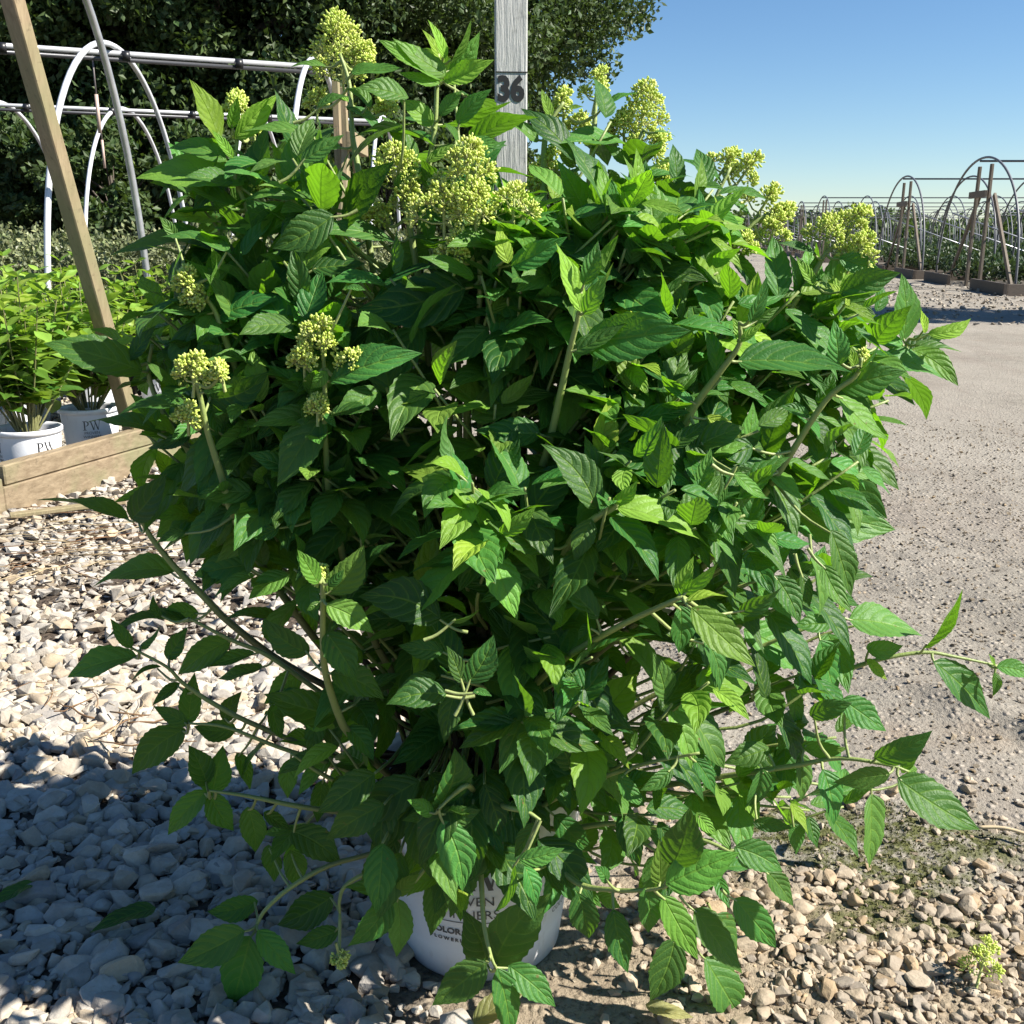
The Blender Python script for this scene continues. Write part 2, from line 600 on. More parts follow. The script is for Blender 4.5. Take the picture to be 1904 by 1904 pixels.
def gheight(x, y):
    r, g, b = zone(x, y)
    near = np.exp(-np.maximum(np.hypot(x, y - 1.5) - 1.5, 0) / 2.5)
    h = .010 * vnoise(x, y, .9, 0) + (1 - r) * (.0045 * vnoise(x, y, .11, 1) + .0028 * vnoise(x, y, .035, 2) + .0015 * vnoise(x, y, .018, 7))
    d = (x - .80) * .75 + (y - 1.42) * .55
    rut = .022 * np.exp(-(d / .035) ** 2) * (.6 + .8 * vnoise(x, y, .05, 8)) * np.exp(-((y - 1.4) / .28) ** 2)
    for (ax, ay, bx, by, wd, dp) in ((.72, 2.30, 1.02, 1.46, .010, .010), (.92, 2.25, 1.30, 1.50, .012, .008), (.80, 3.1, 1.25, 2.0, .016, .009)):
        L = math.hypot(bx - ax, by - ay)
        u = ((x - ax) * (bx - ax) + (y - ay) * (by - ay)) / L
        v = ((x - ax) * (by - ay) - (y - ay) * (bx - ax)) / L + .018 * vnoise(x, y, .3, 15)
        rut = rut - dp * (np.exp(-(v / wd) ** 2) - .6 * np.exp(-((v - 2 * wd) / wd) ** 2)) * (.4 + .6 * vnoise(x, y, .09, 16)) * np.exp(-(np.maximum(np.abs(u - L / 2) - L / 2, 0) / .1) ** 2)
    d2 = (x - .95) * .8 + (y - 1.9) * .5
    rut = rut - .012 * np.exp(-(d2 / .09) ** 2)
    return (h + rut * (x > .3) + g * .004 + g * .004 * vnoise(x, y, .022, 9)) * near - .006 * np.exp(-((x + .03) ** 2 + (y - .97) ** 2) / .02)

Z = gheight(GX, GY)
r_, g_, b_ = zone(GX, GY)
nx, ny = len(gx), len(gy)
I = np.arange(nx * ny).reshape(ny, nx)
F = np.stack([I[:-1, :-1], I[:-1, 1:], I[1:, 1:], I[1:, :-1]], -1).reshape(-1, 4)
ground = link('ground', mesh_np('ground', np.stack([GX, GY, Z], -1).reshape(-1, 3), F, GROUND, True,
                                col=np.stack([r_, g_, b_], -1).reshape(-1, 3)))
tag(ground, None, None, kind='structure')

# ------------------------------------------------------------------ stones
def hull_shape(seed, k=13, bevel=True, flat=.62):
    g = np.random.default_rng(seed)
    p = norm(g.normal(size=(k, 3))) * g.uniform(.72, 1.0, (k, 1))
    p *= np.array([1.0, g.uniform(.62, .95), flat * g.uniform(.75, 1.2)]) * .5
    bm = bmesh.new()
    for q in p:
        bm.verts.new(q)
    res = bmesh.ops.convex_hull(bm, input=list(bm.verts))
    bmesh.ops.delete(bm, geom=[e for e in res['geom_interior'] if isinstance(e, bmesh.types.BMVert)], context='VERTS')
    if bevel:
        bmesh.ops.bevel(bm, geom=list(bm.edges), offset=.045, segments=1, affect='EDGES', profile=.5, clamp_overlap=True)
    bmesh.ops.triangulate(bm, faces=list(bm.faces))
    bm.verts.ensure_lookup_table()
    V = np.array([v.co[:] for v in bm.verts])
    F = np.array([[v.index for v in f.verts] for f in bm.faces])
    bm.free()
    return V, F

SH_NEAR = [hull_shape(s, 12 + s % 5) for s in range(26)]
SH_FAR = [hull_shape(50 + s, 9, False) for s in range(14)]

def scatter(name, xy, size, shapes, tint, lift=.0, tilt=.35, g=rng):
    Vs, Fs, Cs, Sm, n = [], [], [], [], 0
    which = g.integers(0, len(shapes), len(xy))
    for s in range(len(shapes)):
        k = np.where(which == s)[0]
        if not len(k):
            continue
        a = g.uniform(0, 2 * math.pi, len(k))
        tx = g.normal(0, tilt, (len(k), 2))
        ca, sa = np.cos(a), np.sin(a)
        Rz = np.zeros((len(k), 3, 3))
        Rz[:, 0, 0], Rz[:, 0, 1], Rz[:, 1, 0], Rz[:, 1, 1], Rz[:, 2, 2] = ca, -sa, sa, ca, 1
        Rx = np.tile(np.eye(3), (len(k), 1, 1))
        cx, sx = np.cos(tx[:, 0]), np.sin(tx[:, 0])
        Rx[:, 1, 1], Rx[:, 1, 2], Rx[:, 2, 1], Rx[:, 2, 2] = cx, -sx, sx, cx
        R = np.einsum('nij,njk->nik', Rz, Rx) * size[k][:, None, None]
        z = gheight(xy[k, 0], xy[k, 1]) + size[k] * (.16 + lift) * g.uniform(.3, 1.5, len(k))
        V, F = instance(shapes[s][0], shapes[s][1], R, np.column_stack([xy[k], z]))
        Vs.append(V)
        Fs.append(F + n)
        Sm.append(np.full(len(F), s % 6 < 1))
        Cs.append(np.repeat(tint[k], len(shapes[s][0]), 0))
        n += len(V)
    return link(name, mesh_np(name, np.concatenate(Vs), np.concatenate(Fs), STONE, np.concatenate(Sm), col=np.concatenate(Cs)))

def tints(n, g=rng):
    base = np.array([[.52, .48, .42], [.46, .44, .41], [.56, .53, .48], [.45, .39, .31], [.38, .37, .36], [.52, .44, .33]])
    c = base[g.choice(6, n, p=[.30, .22, .22, .10, .08, .08])] * g.uniform(.8, 1.12, (n, 1))
    return c * np.array([.88, .845, .79])

def region(n, x0, x1, y0, y1, g=rng):
    return np.column_stack([g.uniform(x0, x1, n), g.uniform(y0, y1, n)])

def thin(xy, dens, g=rng):
    return xy[g.uniform(size=len(xy)) < dens]

# near limestone bed, then the farther part with simpler stones
xy = region(15500, -1.15, .12, .72, 1.75)
xy = thin(xy, zone(xy[:, 0], xy[:, 1])[0])
xy = xy[np.hypot(xy[:, 0] + .034, xy[:, 1] - .97) > .098]
sz = np.clip(rng.lognormal(math.log(.0215), .50, len(xy)), .011, .058)
g1 = scatter('gravel', xy, sz, SH_NEAR, tints(len(xy)))
tag(g1, 'pale limestone gravel lying left of the white pot', 'gravel', kind='stuff')
xy = region(40000, -2.6, .2, 1.75, 5.6)
xy = thin(xy, zone(xy[:, 0], xy[:, 1])[0] * np.clip(1.25 - (xy[:, 1] - 1.75) * .14, .5, 1))
sz = np.clip(rng.lognormal(math.log(.025), .45, len(xy)), .013, .06)
g2 = scatter('gravel', xy, sz, SH_FAR, tints(len(xy)))
tag(g2, 'sunlit pale gravel between the timber bed edge and the big shrub', 'gravel', kind='stuff')
# buff stones half sunk in the dirt at lower right
xy = region(13000, .08, .95, .78, 1.30)
d = .95 * np.exp(-(((xy[:, 0] - .46) / .26) ** 2 + ((xy[:, 1] - .955) / .105) ** 4)) + .07
d *= 1 - .75 * zone(xy[:, 0], xy[:, 1])[1]
xy = thin(xy, d)
sz = np.clip(rng.lognormal(math.log(.0135), .45, len(xy)), .005, .036)
tn = tints(len(xy)) * np.array([.86, .79, .70])
g3 = scatter('stones', xy, sz, SH_NEAR, tn, lift=-.04)
tag(g3, 'buff angular stones scattered in the dirt at lower right', 'stones', kind='stuff')
# grit on the road
xy = region(26000, -.1, 2.2, .78, 4.2)
k = (1 - zone(xy[:, 0], xy[:, 1])[0]) * np.clip(1.2 - (xy[:, 1] - .8) * .22, .3, 1)
xy = thin(xy, k)
sz = np.clip(rng.lognormal(math.log(.0062), .45, len(xy)), .003, .02)
tn = tints(len(xy)) * np.array([.63, .58, .50]) * rng.uniform(.5, 1.15, (len(xy), 1))
g4 = scatter('grit', xy, sz, SH_FAR, tn, lift=-.03, tilt=.6)
tag(g4, 'fine stony grit lying on the compacted dirt road', 'grit', kind='stuff')
# far gravel in front of the right hand tunnels
xy = region(5200, 1.5, 9.0, 8.6, 17.0)
xy = thin(xy, np.clip(.9 - np.abs(xy[:, 1] - 12.2) / 5.0, .08, 1))
sz = np.clip(rng.lognormal(math.log(.045), .35, len(xy)), .02, .09)
g5 = scatter('gravel', xy, sz, SH_FAR, tints(len(xy)) * .85)
tag(g5, 'pale gravel strip in front of the hoop tunnels at right', 'gravel', kind='stuff')

# moss tufts
xy = region(26000, .1, .95, .80, 1.35)
xy = thin(xy, zone(xy[:, 0], xy[:, 1])[1] * .75)
n = len(xy)
Vb = np.array([[-.35, 0, 0], [.35, 0, 0], [.1, .3, .9], [0, -.35, .1], [.1, .35, .1], [-.3, -.1, .8]])
Fb = np.array([[0, 1, 2], [3, 4, 5]])
a = rng.uniform(0, 6.28, n)
s = rng.uniform(.0018, .0046, n)
R = np.zeros((n, 3, 3))
R[:, 0, 0], R[:, 0, 1], R[:, 1, 0], R[:, 1, 1], R[:, 2, 2] = np.cos(a) * s, -np.sin(a) * s, np.sin(a) * s, np.cos(a) * s, s
V, F = instance(Vb, Fb, R, np.column_stack([xy, gheight(xy[:, 0], xy[:, 1]) - .0005]))
mc = np.repeat(np.column_stack([rng.uniform(.0, .9, n), rng.uniform(0, 1, n), rng.uniform(0, 1, n)]), 6, 0)
MOSS = leaf_material('moss', (.07, .07, .025), (.13, .125, .045), (.20, .175, .08), (.1, .1, .04), (.1, .12, .02), veins=False, tmix=.15, rough=.9)
tag(link('moss', mesh_np('moss', V, F, MOSS, col=mc)), 'olive moss growing over the stony dirt right of the pot', 'moss', kind='stuff')

# straw and twigs lying on the gravel
mb = MB()
def twig(p, ang, L, r, c, bend=.15):
    d = np.array([math.cos(ang), math.sin(ang), 0])
    q = np.array([-d[1], d[0], 0])
    b = random.uniform(-bend, bend) * L
    pts = [np.array([p[0], p[1], 0]) + d * L * (t - .5) + q * b * 4 * t * (1 - t) for t in np.linspace(0, 1, 6)]
    pts = [np.array([k[0], k[1], float(gheight(np.array(k[0]), np.array(k[1]))) + .02 + random.uniform(0, .006)]) for k in pts]
    mb.tube(pts, [r, r, r, r * .9, r * .8, r * .4], 5, c)
for i in range(70):
    q = G(random.gauss(170, 120), random.gauss(1020, 42))
    c = random.choice([(1, 1, 1), (.8, .75, .7), (.45, .3, .22), (1.1, 1.1, 1.05)])
    twig(q, random.gauss(.35, .5), random.uniform(.05, .24), random.uniform(.0006, .0016), c)
for i in range(26):
    q = G(random.gauss(230, 110), random.gauss(1370, 30))
    twig(q, random.uniform(0, 3), random.uniform(.03, .10), random.uniform(.0008, .0016), random.choice([(1, 1, 1), (.5, .36, .28)]))
tag(mb.build('plant_debris', STRAW, smooth=True), 'dry straw and thin twigs lying on the gravel by the bed', 'straw', kind='stuff')

# ------------------------------------------------------------------ shoots, leaves and flower heads of the shrub (photo pixels and distances)
STEMS = """
1.02 442,255 437,330 458,385 478,470 500,540 530,620 590,800 700,1080
1.10 632,100 650,160 655,250 665,310 690,480 715,640 760,900
1.00 815,100 812,170 808,240 795,320 788,380 780,480 800,700 830,1000
.95 738,330 755,395 765,440 790,600 820,850
.88 885,360 888,420 893,545 880,640 872,700 868,860 880,1100
.93 895,420 897,560 893,700 893,860 890,1100
.80 1080,540 1075,590 1060,650 1045,720 1020,830 1005,880 985,960 950,1200
1.06 1195,240 1175,310 1165,400 1152,450 1120,620 1060,880
1.12 1112,150 1107,200 1105,240 1098,320 1080,480 1030,800
1.08 1048,190 1025,225 1012,270 1010,400 1005,600
1.06 1358,312 1330,370 1310,430 1290,500 1220,700 1100,960
1.02 1432,395 1395,422 1360,470 1330,530 1270,640 1160,860
.97 1572,440 1535,472 1515,505 1460,590 1360,760 1180,1030
.83 1602,665 1590,700 1535,745 1460,860 1405,940 1310,1050 1180,1160 1040,1290
1.02 1690,630 1670,670 1610,730 1560,800 1480,910 1360,1040
.81 1375,600 1375,640 1340,690 1295,750 1255,820 1150,980 1020,1200
.97 1525,590 1480,610 1420,690 1330,830 1200,1000
.95 1258,470 1205,490 1190,520 1150,580 1100,740 1020,980
.84 600,640 604,715 604,800 608,870 615,940 640,1040 700,1200 800,1380
.84 352,690 370,730 385,800 410,880 435,960 500,1070 640,1250
.91 360,530 395,570 412,610 430,660 470,760 580,960
.96 283,640 277,700 305,770 340,820 400,920 520,1080
.94 250,955 265,972 285,1005 330,1060 380,1110 430,1160 540,1240
.92 352,1150 372,1160 430,1190 500,1220 600,1290 720,1370
.90 245,1205 310,1240 340,1270 400,1310 480,1350 640,1410
.75 598,1075 601,1100 600,1180 605,1250 630,1330 655,1370 740,1460
.72 1270,1110 1245,1120 1140,1170 1035,1235 975,1300 940,1380 905,1480
.84 1065,1030 1035,1080 1020,1170 1015,1240 960,1400
.75 1150,930 1140,945 1105,965 1060,1010 1000,1150
.92 1565,1145 1520,1160 1420,1200 1240,1280 1050,1390
.92 1852,1237 1780,1222 1720,1213 1640,1225 1560,1250 1400,1300 1180,1380
.80 1690,1435 1650,1422 1560,1410 1470,1425 1300,1450 1100,1480
.72 1232,1650 1200,1655 1140,1655 1070,1640 1000,1570
.78 922,1800 912,1775 900,1720 895,1640 890,1560
.86 472,1735 480,1715 495,1690 540,1650 610,1610 740,1560
.80 742,1662 770,1640 800,1600 830,1560
.75 815,1505 840,1480 870,1460
.75 1005,1525 980,1510 940,1500
.88 388,1470 460,1480 560,1500 700,1520 800,1540
.90 350,1345 420,1352 520,1390 640,1430 780,1500
.88 632,1700 632,1670 650,1640 740,1580
.88 540,1400 600,1440 680,1480 800,1540
.76 1370,1590 1300,1560 1160,1530 1020,1540
.76 1300,1400 1200,1420 1080,1460 980,1510
"""
LEAVES = """
408 263 352 147 fW .8
429 239 442 179 f .8
437 258 517 175 e .75
434 294 393 240 f .85
455 344 252 332 fW .6
421 300 312 277 u .5
458 344 560 226 r .6
463 336 482 263 f .45
445 391 332 328 f .6
461 402 538 391 f .8
447 397 303 405 u .3
445 390 358 440 fW .1
448 486 202 477 u .2
430 470 300 440 u .3
330 445 296 402 f .5
620 400 505 462 fW .15
387 552 403 475 r .5
387 583 264 583 u .3
406 588 519 557 fW .25
635 275 520 262 u .35
560 300 640 250 f .3
653 133 755 128 f .5
608 125 540 125 u .4
822 150 703 74 f .75
830 140 729 70 f .5
828 110 795 36 f .85
835 120 876 36 r .65
836 135 892 59 r .55
825 150 919 111 fW .75
818 155 742 135 f .7
825 120 785 55 f .85
760 182 666 162 fW .35
805 232 742 186 fW .6
815 235 952 188 r .5
818 215 860 168 fW .4
850 230 915 165 f .4
640 198 712 258 u .2
775 300 710 215 fW .1
795 235 735 220 u .1
655 190 620 180 f .7
590 200 650 180 f .4
690 200 640 165 u .4
860 270 932 267 fW .4
880 285 943 270 u .2
1002 263 912 208 u .45
795 300 848 265 f .6
733 348 790 310 f .4
765 365 783 325 f .3
655 335 540 372 u .3
700 350 626 374 f .35
640 373 690 415 f .3
735 450 570 435 u .3
815 445 705 512 fW .15
880 460 858 415 fW .35
885 485 915 440 fW .15
945 490 925 415 fW .9
950 495 1055 440 f .35
1055 432 1003 400 fW .8
866 536 661 577 fW .12
930 480 955 430 f .85
1025 220 1007 165 fW .7
1050 200 1085 198 f .6
1110 208 1190 172 u .5
1168 270 1015 272 u .5
1215 245 1257 255 u .4
1172 305 1122 268 f .2
1070 310 1035 275 fW .15
1045 330 1130 322 u .3
1130 315 1157 367 fW .35
1170 365 1220 318 f .3
1190 330 1290 330 u .3
1182 384 1362 391 fW .15
1145 385 1075 345 fW .15
1150 395 1025 398 u .5
1150 410 1085 430 f .3
1165 425 1235 385 f .15
1300 418 1230 395 u .2
1342 340 1262 296 u .3
1305 440 1375 405 f .25
1345 365 1398 405 f .35
1250 480 1290 420 fW .35
1232 465 1213 405 f .5
1160 445 1092 445 fW .35
1195 500 1128 458 f .6
1200 475 1157 435 f .45
1080 580 1033 450 f .85
1085 530 1112 447 f .4
1082 580 1141 486 r .7
1086 585 1128 510 f .55
1075 590 1060 545 f .8
1215 520 1357 506 f .3
1250 490 1315 507 u .85
1165 575 1290 580 fW .25
1300 560 1365 570 fW .35
1360 475 1412 540 f .4
1385 470 1452 505 u .8
1058 575 925 530 fW .3
1010 625 900 562 u .65
1395 600 1425 514 fW .35
1375 638 1360 590 fW .9
1377 635 1418 600 f .8
1400 600 1450 570 r .45
1490 570 1467 470 fW .4
1515 530 1480 475 f .85
1530 598 1515 510 fW .4
1580 568 1540 525 fW .9
1450 555 1503 543 u .45
1560 545 1675 507 fW .2
1520 475 1447 452 f .15
1560 480 1635 500 fW .35
1679 635 1676 508 fW .6
1720 620 1712 575 fW .95
1725 622 1805 592 f .85
1680 640 1590 615 f .5
1692 650 1782 718 fW .65
1700 640 1790 655 u .3
1640 665 1755 705 fW .3
1690 655 1635 640 f .5
1560 680 1550 595 fW .4
1590 690 1570 640 f .9
1595 692 1635 640 e .4
1530 610 1455 635 f .3
1370 672 1585 693 fW .25
1560 720 1685 690 fW .3
1560 735 1652 818 fW .6
1415 705 1447 805 f .35
1505 775 1450 755 f .4
1420 720 1342 750 fW .05
1450 720 1500 780 fW .05
1065 655 1165 600 f .3
1085 640 1285 615 f .35
1180 600 1300 635 fW .35
1100 630 1058 703 fW .3
1045 640 930 560 fW .1
1310 645 1294 750 fW .3
1290 750 1233 718 f .35
1310 775 1380 817 f .85
1015 712 1046 812 fW .35
1085 720 1045 780 fW .5
1125 920 1076 765 fW .75
1140 935 1185 893 fW .9
1145 943 1325 1025 u .7
1075 790 1225 848 u .35
1125 725 1150 790 f .3
1180 790 1155 710 fW .05
1205 825 1270 775 f .3
995 870 943 940 fW .35
1005 805 880 800 fW .25
1015 690 915 740 fW .15
1215 880 1150 885 f .35
1400 830 1290 850 fW .05
1390 870 1280 900 fW .05
1350 900 1330 950 f .3
1355 880 1400 870 f .35
1325 910 1340 960 f .3
870 600 735 640 fW .1
860 612 795 605 fW .4
612 710 785 657 u .3
560 692 430 647 u .3
608 690 578 723 fW .6
600 770 515 905 fW .35
600 770 625 795 fW .3
615 770 695 762 fW .2
640 845 828 830 fW .25
885 700 890 780 fW .35
840 745 790 790 fW .2
790 855 738 903 f .5
660 960 810 930 fW .08
580 500 680 490 fW .1
700 540 570 570 fW .05
645 535 680 540 f .35
550 575 505 615 f .25
265 690 80 638 fW .15
280 705 285 625 fW .1
240 670 290 605 f .2
280 705 215 725 e .1
425 655 300 650 fW .05
350 755 222 770 u .3
300 805 160 787 u .15
378 728 432 718 f .5
385 740 500 690 fW .1
385 750 410 815 fW .05
500 840 372 822 u .15
400 835 520 880 fW .05
360 800 295 835 fW .05
240 965 65 930 u .1
243 965 312 877 f .15
255 970 255 910 fW .05
400 910 290 1000 fW .05
345 990 290 1010 f .3
450 990 345 1040 fW .05
465 1050 360 1070 fW .05
520 980 465 1000 fW .3
590 970 545 1035 fW .4
325 1063 172 1092 u .05
370 1140 295 1150 fW .05
300 1150 285 1105 f .05
245 1205 205 1150 f .15
350 1155 195 1190 u .05
255 1220 125 1260 u .05
310 1225 350 1165 f .05
258 1205 300 1160 e .05
300 1240 245 1267 u .05
430 1190 330 1255 f .05
475 1215 385 1240 u .1
350 1345 362 1250 f .05
350 1347 285 1313 f .15
335 1270 283 1312 u .05
440 1355 360 1350 fW .05
415 1340 450 1285 f .05
345 1355 245 1440 f .1
490 1240 405 1263 u .05
500 1310 600 1290 fW .05
560 1250 490 1310 fW .05
505 1310 525 1375 f .1
592 1085 553 1022 fW .65
610 1105 677 1012 fW .5
610 1090 640 1058 f .3
640 1050 660 943 fW .2
690 1080 685 1020 f .25
607 1125 695 1178 fW .55
595 1120 570 1135 fW .5
607 1175 663 1268 fW .4
590 1170 540 1120 f .45
615 1250 715 1300 fW .25
575 1215 490 1150 fW .05
630 1330 490 1290 fW .05
645 1350 695 1415 fW .3
540 1090 480 1095 f .35
820 1150 665 1110 fW .1
660 1215 780 1170 fW .08
830 1290 718 1310 fW .12
825 1210 740 1200 f .08
870 1270 918 1180 fW .15
860 1270 830 1200 f .12
838 1155 893 1132 e .5
1000 1085 855 1087 f .12
990 1065 875 1030 u .4
1020 1020 900 965 fW .35
990 1090 915 1098 f .35
935 905 825 1010 fW .06
880 1285 915 1295 f .35
815 1335 900 1400 fW .08
1100 965 1068 1046 fW .35
1190 1065 1065 1070 f .3
1240 1090 1120 1025 f .35
1240 1095 1212 965 r .8
1245 1090 1240 990 f .45
1235 1110 1180 1075 f .9
1262 1110 1290 1034 f .85
1270 1105 1335 1047 f .75
1275 1118 1355 1110 u .85
1290 1090 1365 1150 fW .45
1265 1125 1262 1215 fW .4
1285 1130 1405 1240 f .6
1165 1167 1255 1195 f .35
1165 1215 1305 1335 e .35
1113 1150 1022 1060 f .25
1060 1130 1050 1190 fW .35
1100 1160 1075 1190 fW .35
1025 1228 984 1276 fW .35
1040 1240 1050 1265 fW .1
1075 1250 1170 1340 fW .08
1310 1190 1337 1287 f .4
1390 1270 1355 1325 fW .35
1185 1395 1280 1345 f .3
1180 1395 1150 1340 f .35
1130 1370 1110 1320 f .35
1375 1140 1455 1090 fW .25
1440 1070 1487 1160 fW .3
1490 1065 1505 1130 f .3
1405 945 1490 1020 fW .1
1410 985 1455 1068 fW .3
1400 1020 1420 1075 f .3
1490 872 1650 965 fW .25
1450 940 1665 985 fW .3
1575 830 1672 912 fW .25
1545 985 1583 1110 f .3
1510 1030 1520 1150 fW .4
1530 1050 1585 1140 f .45
1560 1145 1565 1095 fW .9
1578 1152 1716 1183 fW .45
1545 1160 1475 1165 fW .45
1550 1150 1500 1130 f .5
1382 1170 1520 1245 fW .5
1525 1190 1555 1300 fW .3
1610 1205 1680 1200 fW .3
1612 1225 1650 1265 f .85
1718 1205 1790 1095 r .4
1480 775 1555 845 fW .05
1600 760 1565 800 fW .1
1455 850 1350 830 fW .05
1440 870 1355 865 u .3
1360 870 1360 960 f .1
1358 970 1325 910 f .3
1365 880 1425 925 f .6
1735 1230 1841 1337 f .25
1853 1240 1925 1260 fW .35
1850 1250 1845 1295 f .5
1850 1238 1838 1215 f .7
1405 1265 1475 1270 fW .4
1465 1270 1485 1355 fW .3
1565 1300 1648 1360 fW .45
1505 1330 1585 1307 fW .25
1490 1385 1577 1390 f .6
1625 1410 1734 1358 fW .12
1655 1440 1548 1455 fW .35
1668 1447 1822 1543 fW .4
1620 1475 1615 1618 fW .3
1485 1400 1490 1490 fW .3
1530 1430 1550 1535 fW .3
1430 1390 1345 1420 fW .3
1420 1430 1385 1510 fW .25
1375 1460 1320 1540 fW .1
1250 1610 1283 1500 fW .25
1295 1510 1335 1555 f .7
1238 1645 1375 1585 fW .55
1365 1575 1455 1620 fW .35
1228 1645 1225 1560 f .6
1200 1650 1205 1735 fW .35
1232 1665 1298 1785 f .7
1290 1690 1380 1810 fW .3
1310 1780 1380 1895 fW .3
1330 1700 1370 1790 fW .1
1365 1670 1443 1762 f .35
1425 1620 1475 1685 f .3
1255 1745 1208 1862 fW .15
1140 1690 1168 1810 f .12
1075 1660 1095 1745 fW .12
1130 1640 1105 1610 fW .4
1475 1530 1480 1590 fW .05
1400 1530 1475 1540 f .2
1080 1500 1135 1545 f .4
1030 1515 1100 1585 f .4
815 1500 845 1390 fW .2
805 1515 757 1487 fW .55
820 1515 895 1505 fW .2
823 1525 860 1658 fW .4
785 1510 722 1605 fW .12
845 1610 780 1600 f .15
950 1590 880 1560 fW .08
1000 1530 957 1595 f .45
965 1600 1050 1577 f .4
975 1610 998 1685 fW .4
957 1605 920 1695 f .35
800 1640 800 1740 fW .08
905 1790 860 1690 fW .06
920 1795 1025 1660 fW .06
905 1790 803 1870 fW .12
925 1800 950 1930 f .35
945 1795 1033 1872 fW .3
740 1665 780 1625 fW .7
735 1660 640 1650 f .25
738 1670 737 1780 f .35
725 1670 645 1760 fW .3
385 1460 350 1385 fW .05
395 1475 415 1385 fW .05
385 1470 312 1553 f .08
390 1475 435 1545 fW .05
460 1500 475 1585 fW .05
440 1400 465 1470 f .1
540 1410 535 1485 fW .08
490 1510 545 1545 f .05
540 1545 635 1610 fW .05
500 1570 510 1640 fW .05
540 1580 550 1650 fW .05
480 1675 385 1695 fW .1
620 1665 515 1720 fW .08
455 1730 330 1790 fW .2
465 1740 430 1870 fW .2
478 1730 550 1812 f .4
630 1730 550 1755 fW .2
640 1415 640 1535 f .06
600 1450 590 1530 f .06
680 1450 690 1560 fW .06
1210 1320 1290 1300 fW .1
1300 1340 1260 1290 f .35
1250 1430 1190 1470 f .35
1290 1410 1330 1480 f .3
1340 1440 1290 1400 f .2
1150 1440 1200 1500 f .35
1120 1450 1090 1400 f .35
1060 1430 1010 1360 fW .15
1040 1470 1090 1450 f .35
960 1440 1010 1510 f .2
"""
FLOWERS = """
632 95 105 125 1.10 0 1
675 105 50 45 1.09 1 1
722 200 40 28 1.08 0 1
733 315 90 85 .95 0 1
762 372 60 55 .94 0 .5
870 320 105 110 .88 0 1
825 385 105 75 .87 0 1
955 385 95 70 .87 0 1
885 385 90 70 .865 0 1
850 462 62 60 .87 0 1
1195 215 90 115 1.06 0 1
1215 275 70 60 1.05 1 1
1160 240 60 60 1.07 0 1
1112 160 46 66 1.12 0 1
1048 195 46 50 1.08 0 1
1022 310 66 62 1.05 0 1
1010 345 50 30 1.04 0 1
1058 345 55 35 1.04 0 1
1080 232 50 26 1.1 0 1
1352 305 60 46 1.06 1 1
1388 318 50 75 1.05 1 1
1425 375 62 62 1.02 1 1
1438 430 55 65 1.01 0 1
1460 395 32 26 1.02 1 1
1540 428 70 45 .97 0 1
1592 410 50 50 .97 1 1
1600 465 70 55 .96 1 1
1237 332 40 32 1.04 0 1
595 625 85 70 .84 0 1
655 675 50 50 .83 1 1
565 665 45 45 .84 0 1
362 690 70 60 .84 0 1
410 690 28 32 .83 0 1
350 772 50 38 .85 0 1
350 520 50 36 .91 0 1
365 555 48 40 .91 0 1
590 755 35 30 .84 0 1
442 195 40 36 1.04 0 1
470 235 40 26 1.04 0 1
485 350 38 26 1.02 0 1
545 357 26 20 1.02 0 1
598 1070 22 36 .80 0 1
1262 470 40 36 .95 0 1
1602 668 22 26 .88 0 1
632 1782 28 32 .85 0 1
1385 455 45 36 1.0 0 1
592 188 34 40 1.12 0 1
705 402 44 30 .96 0 1
"""

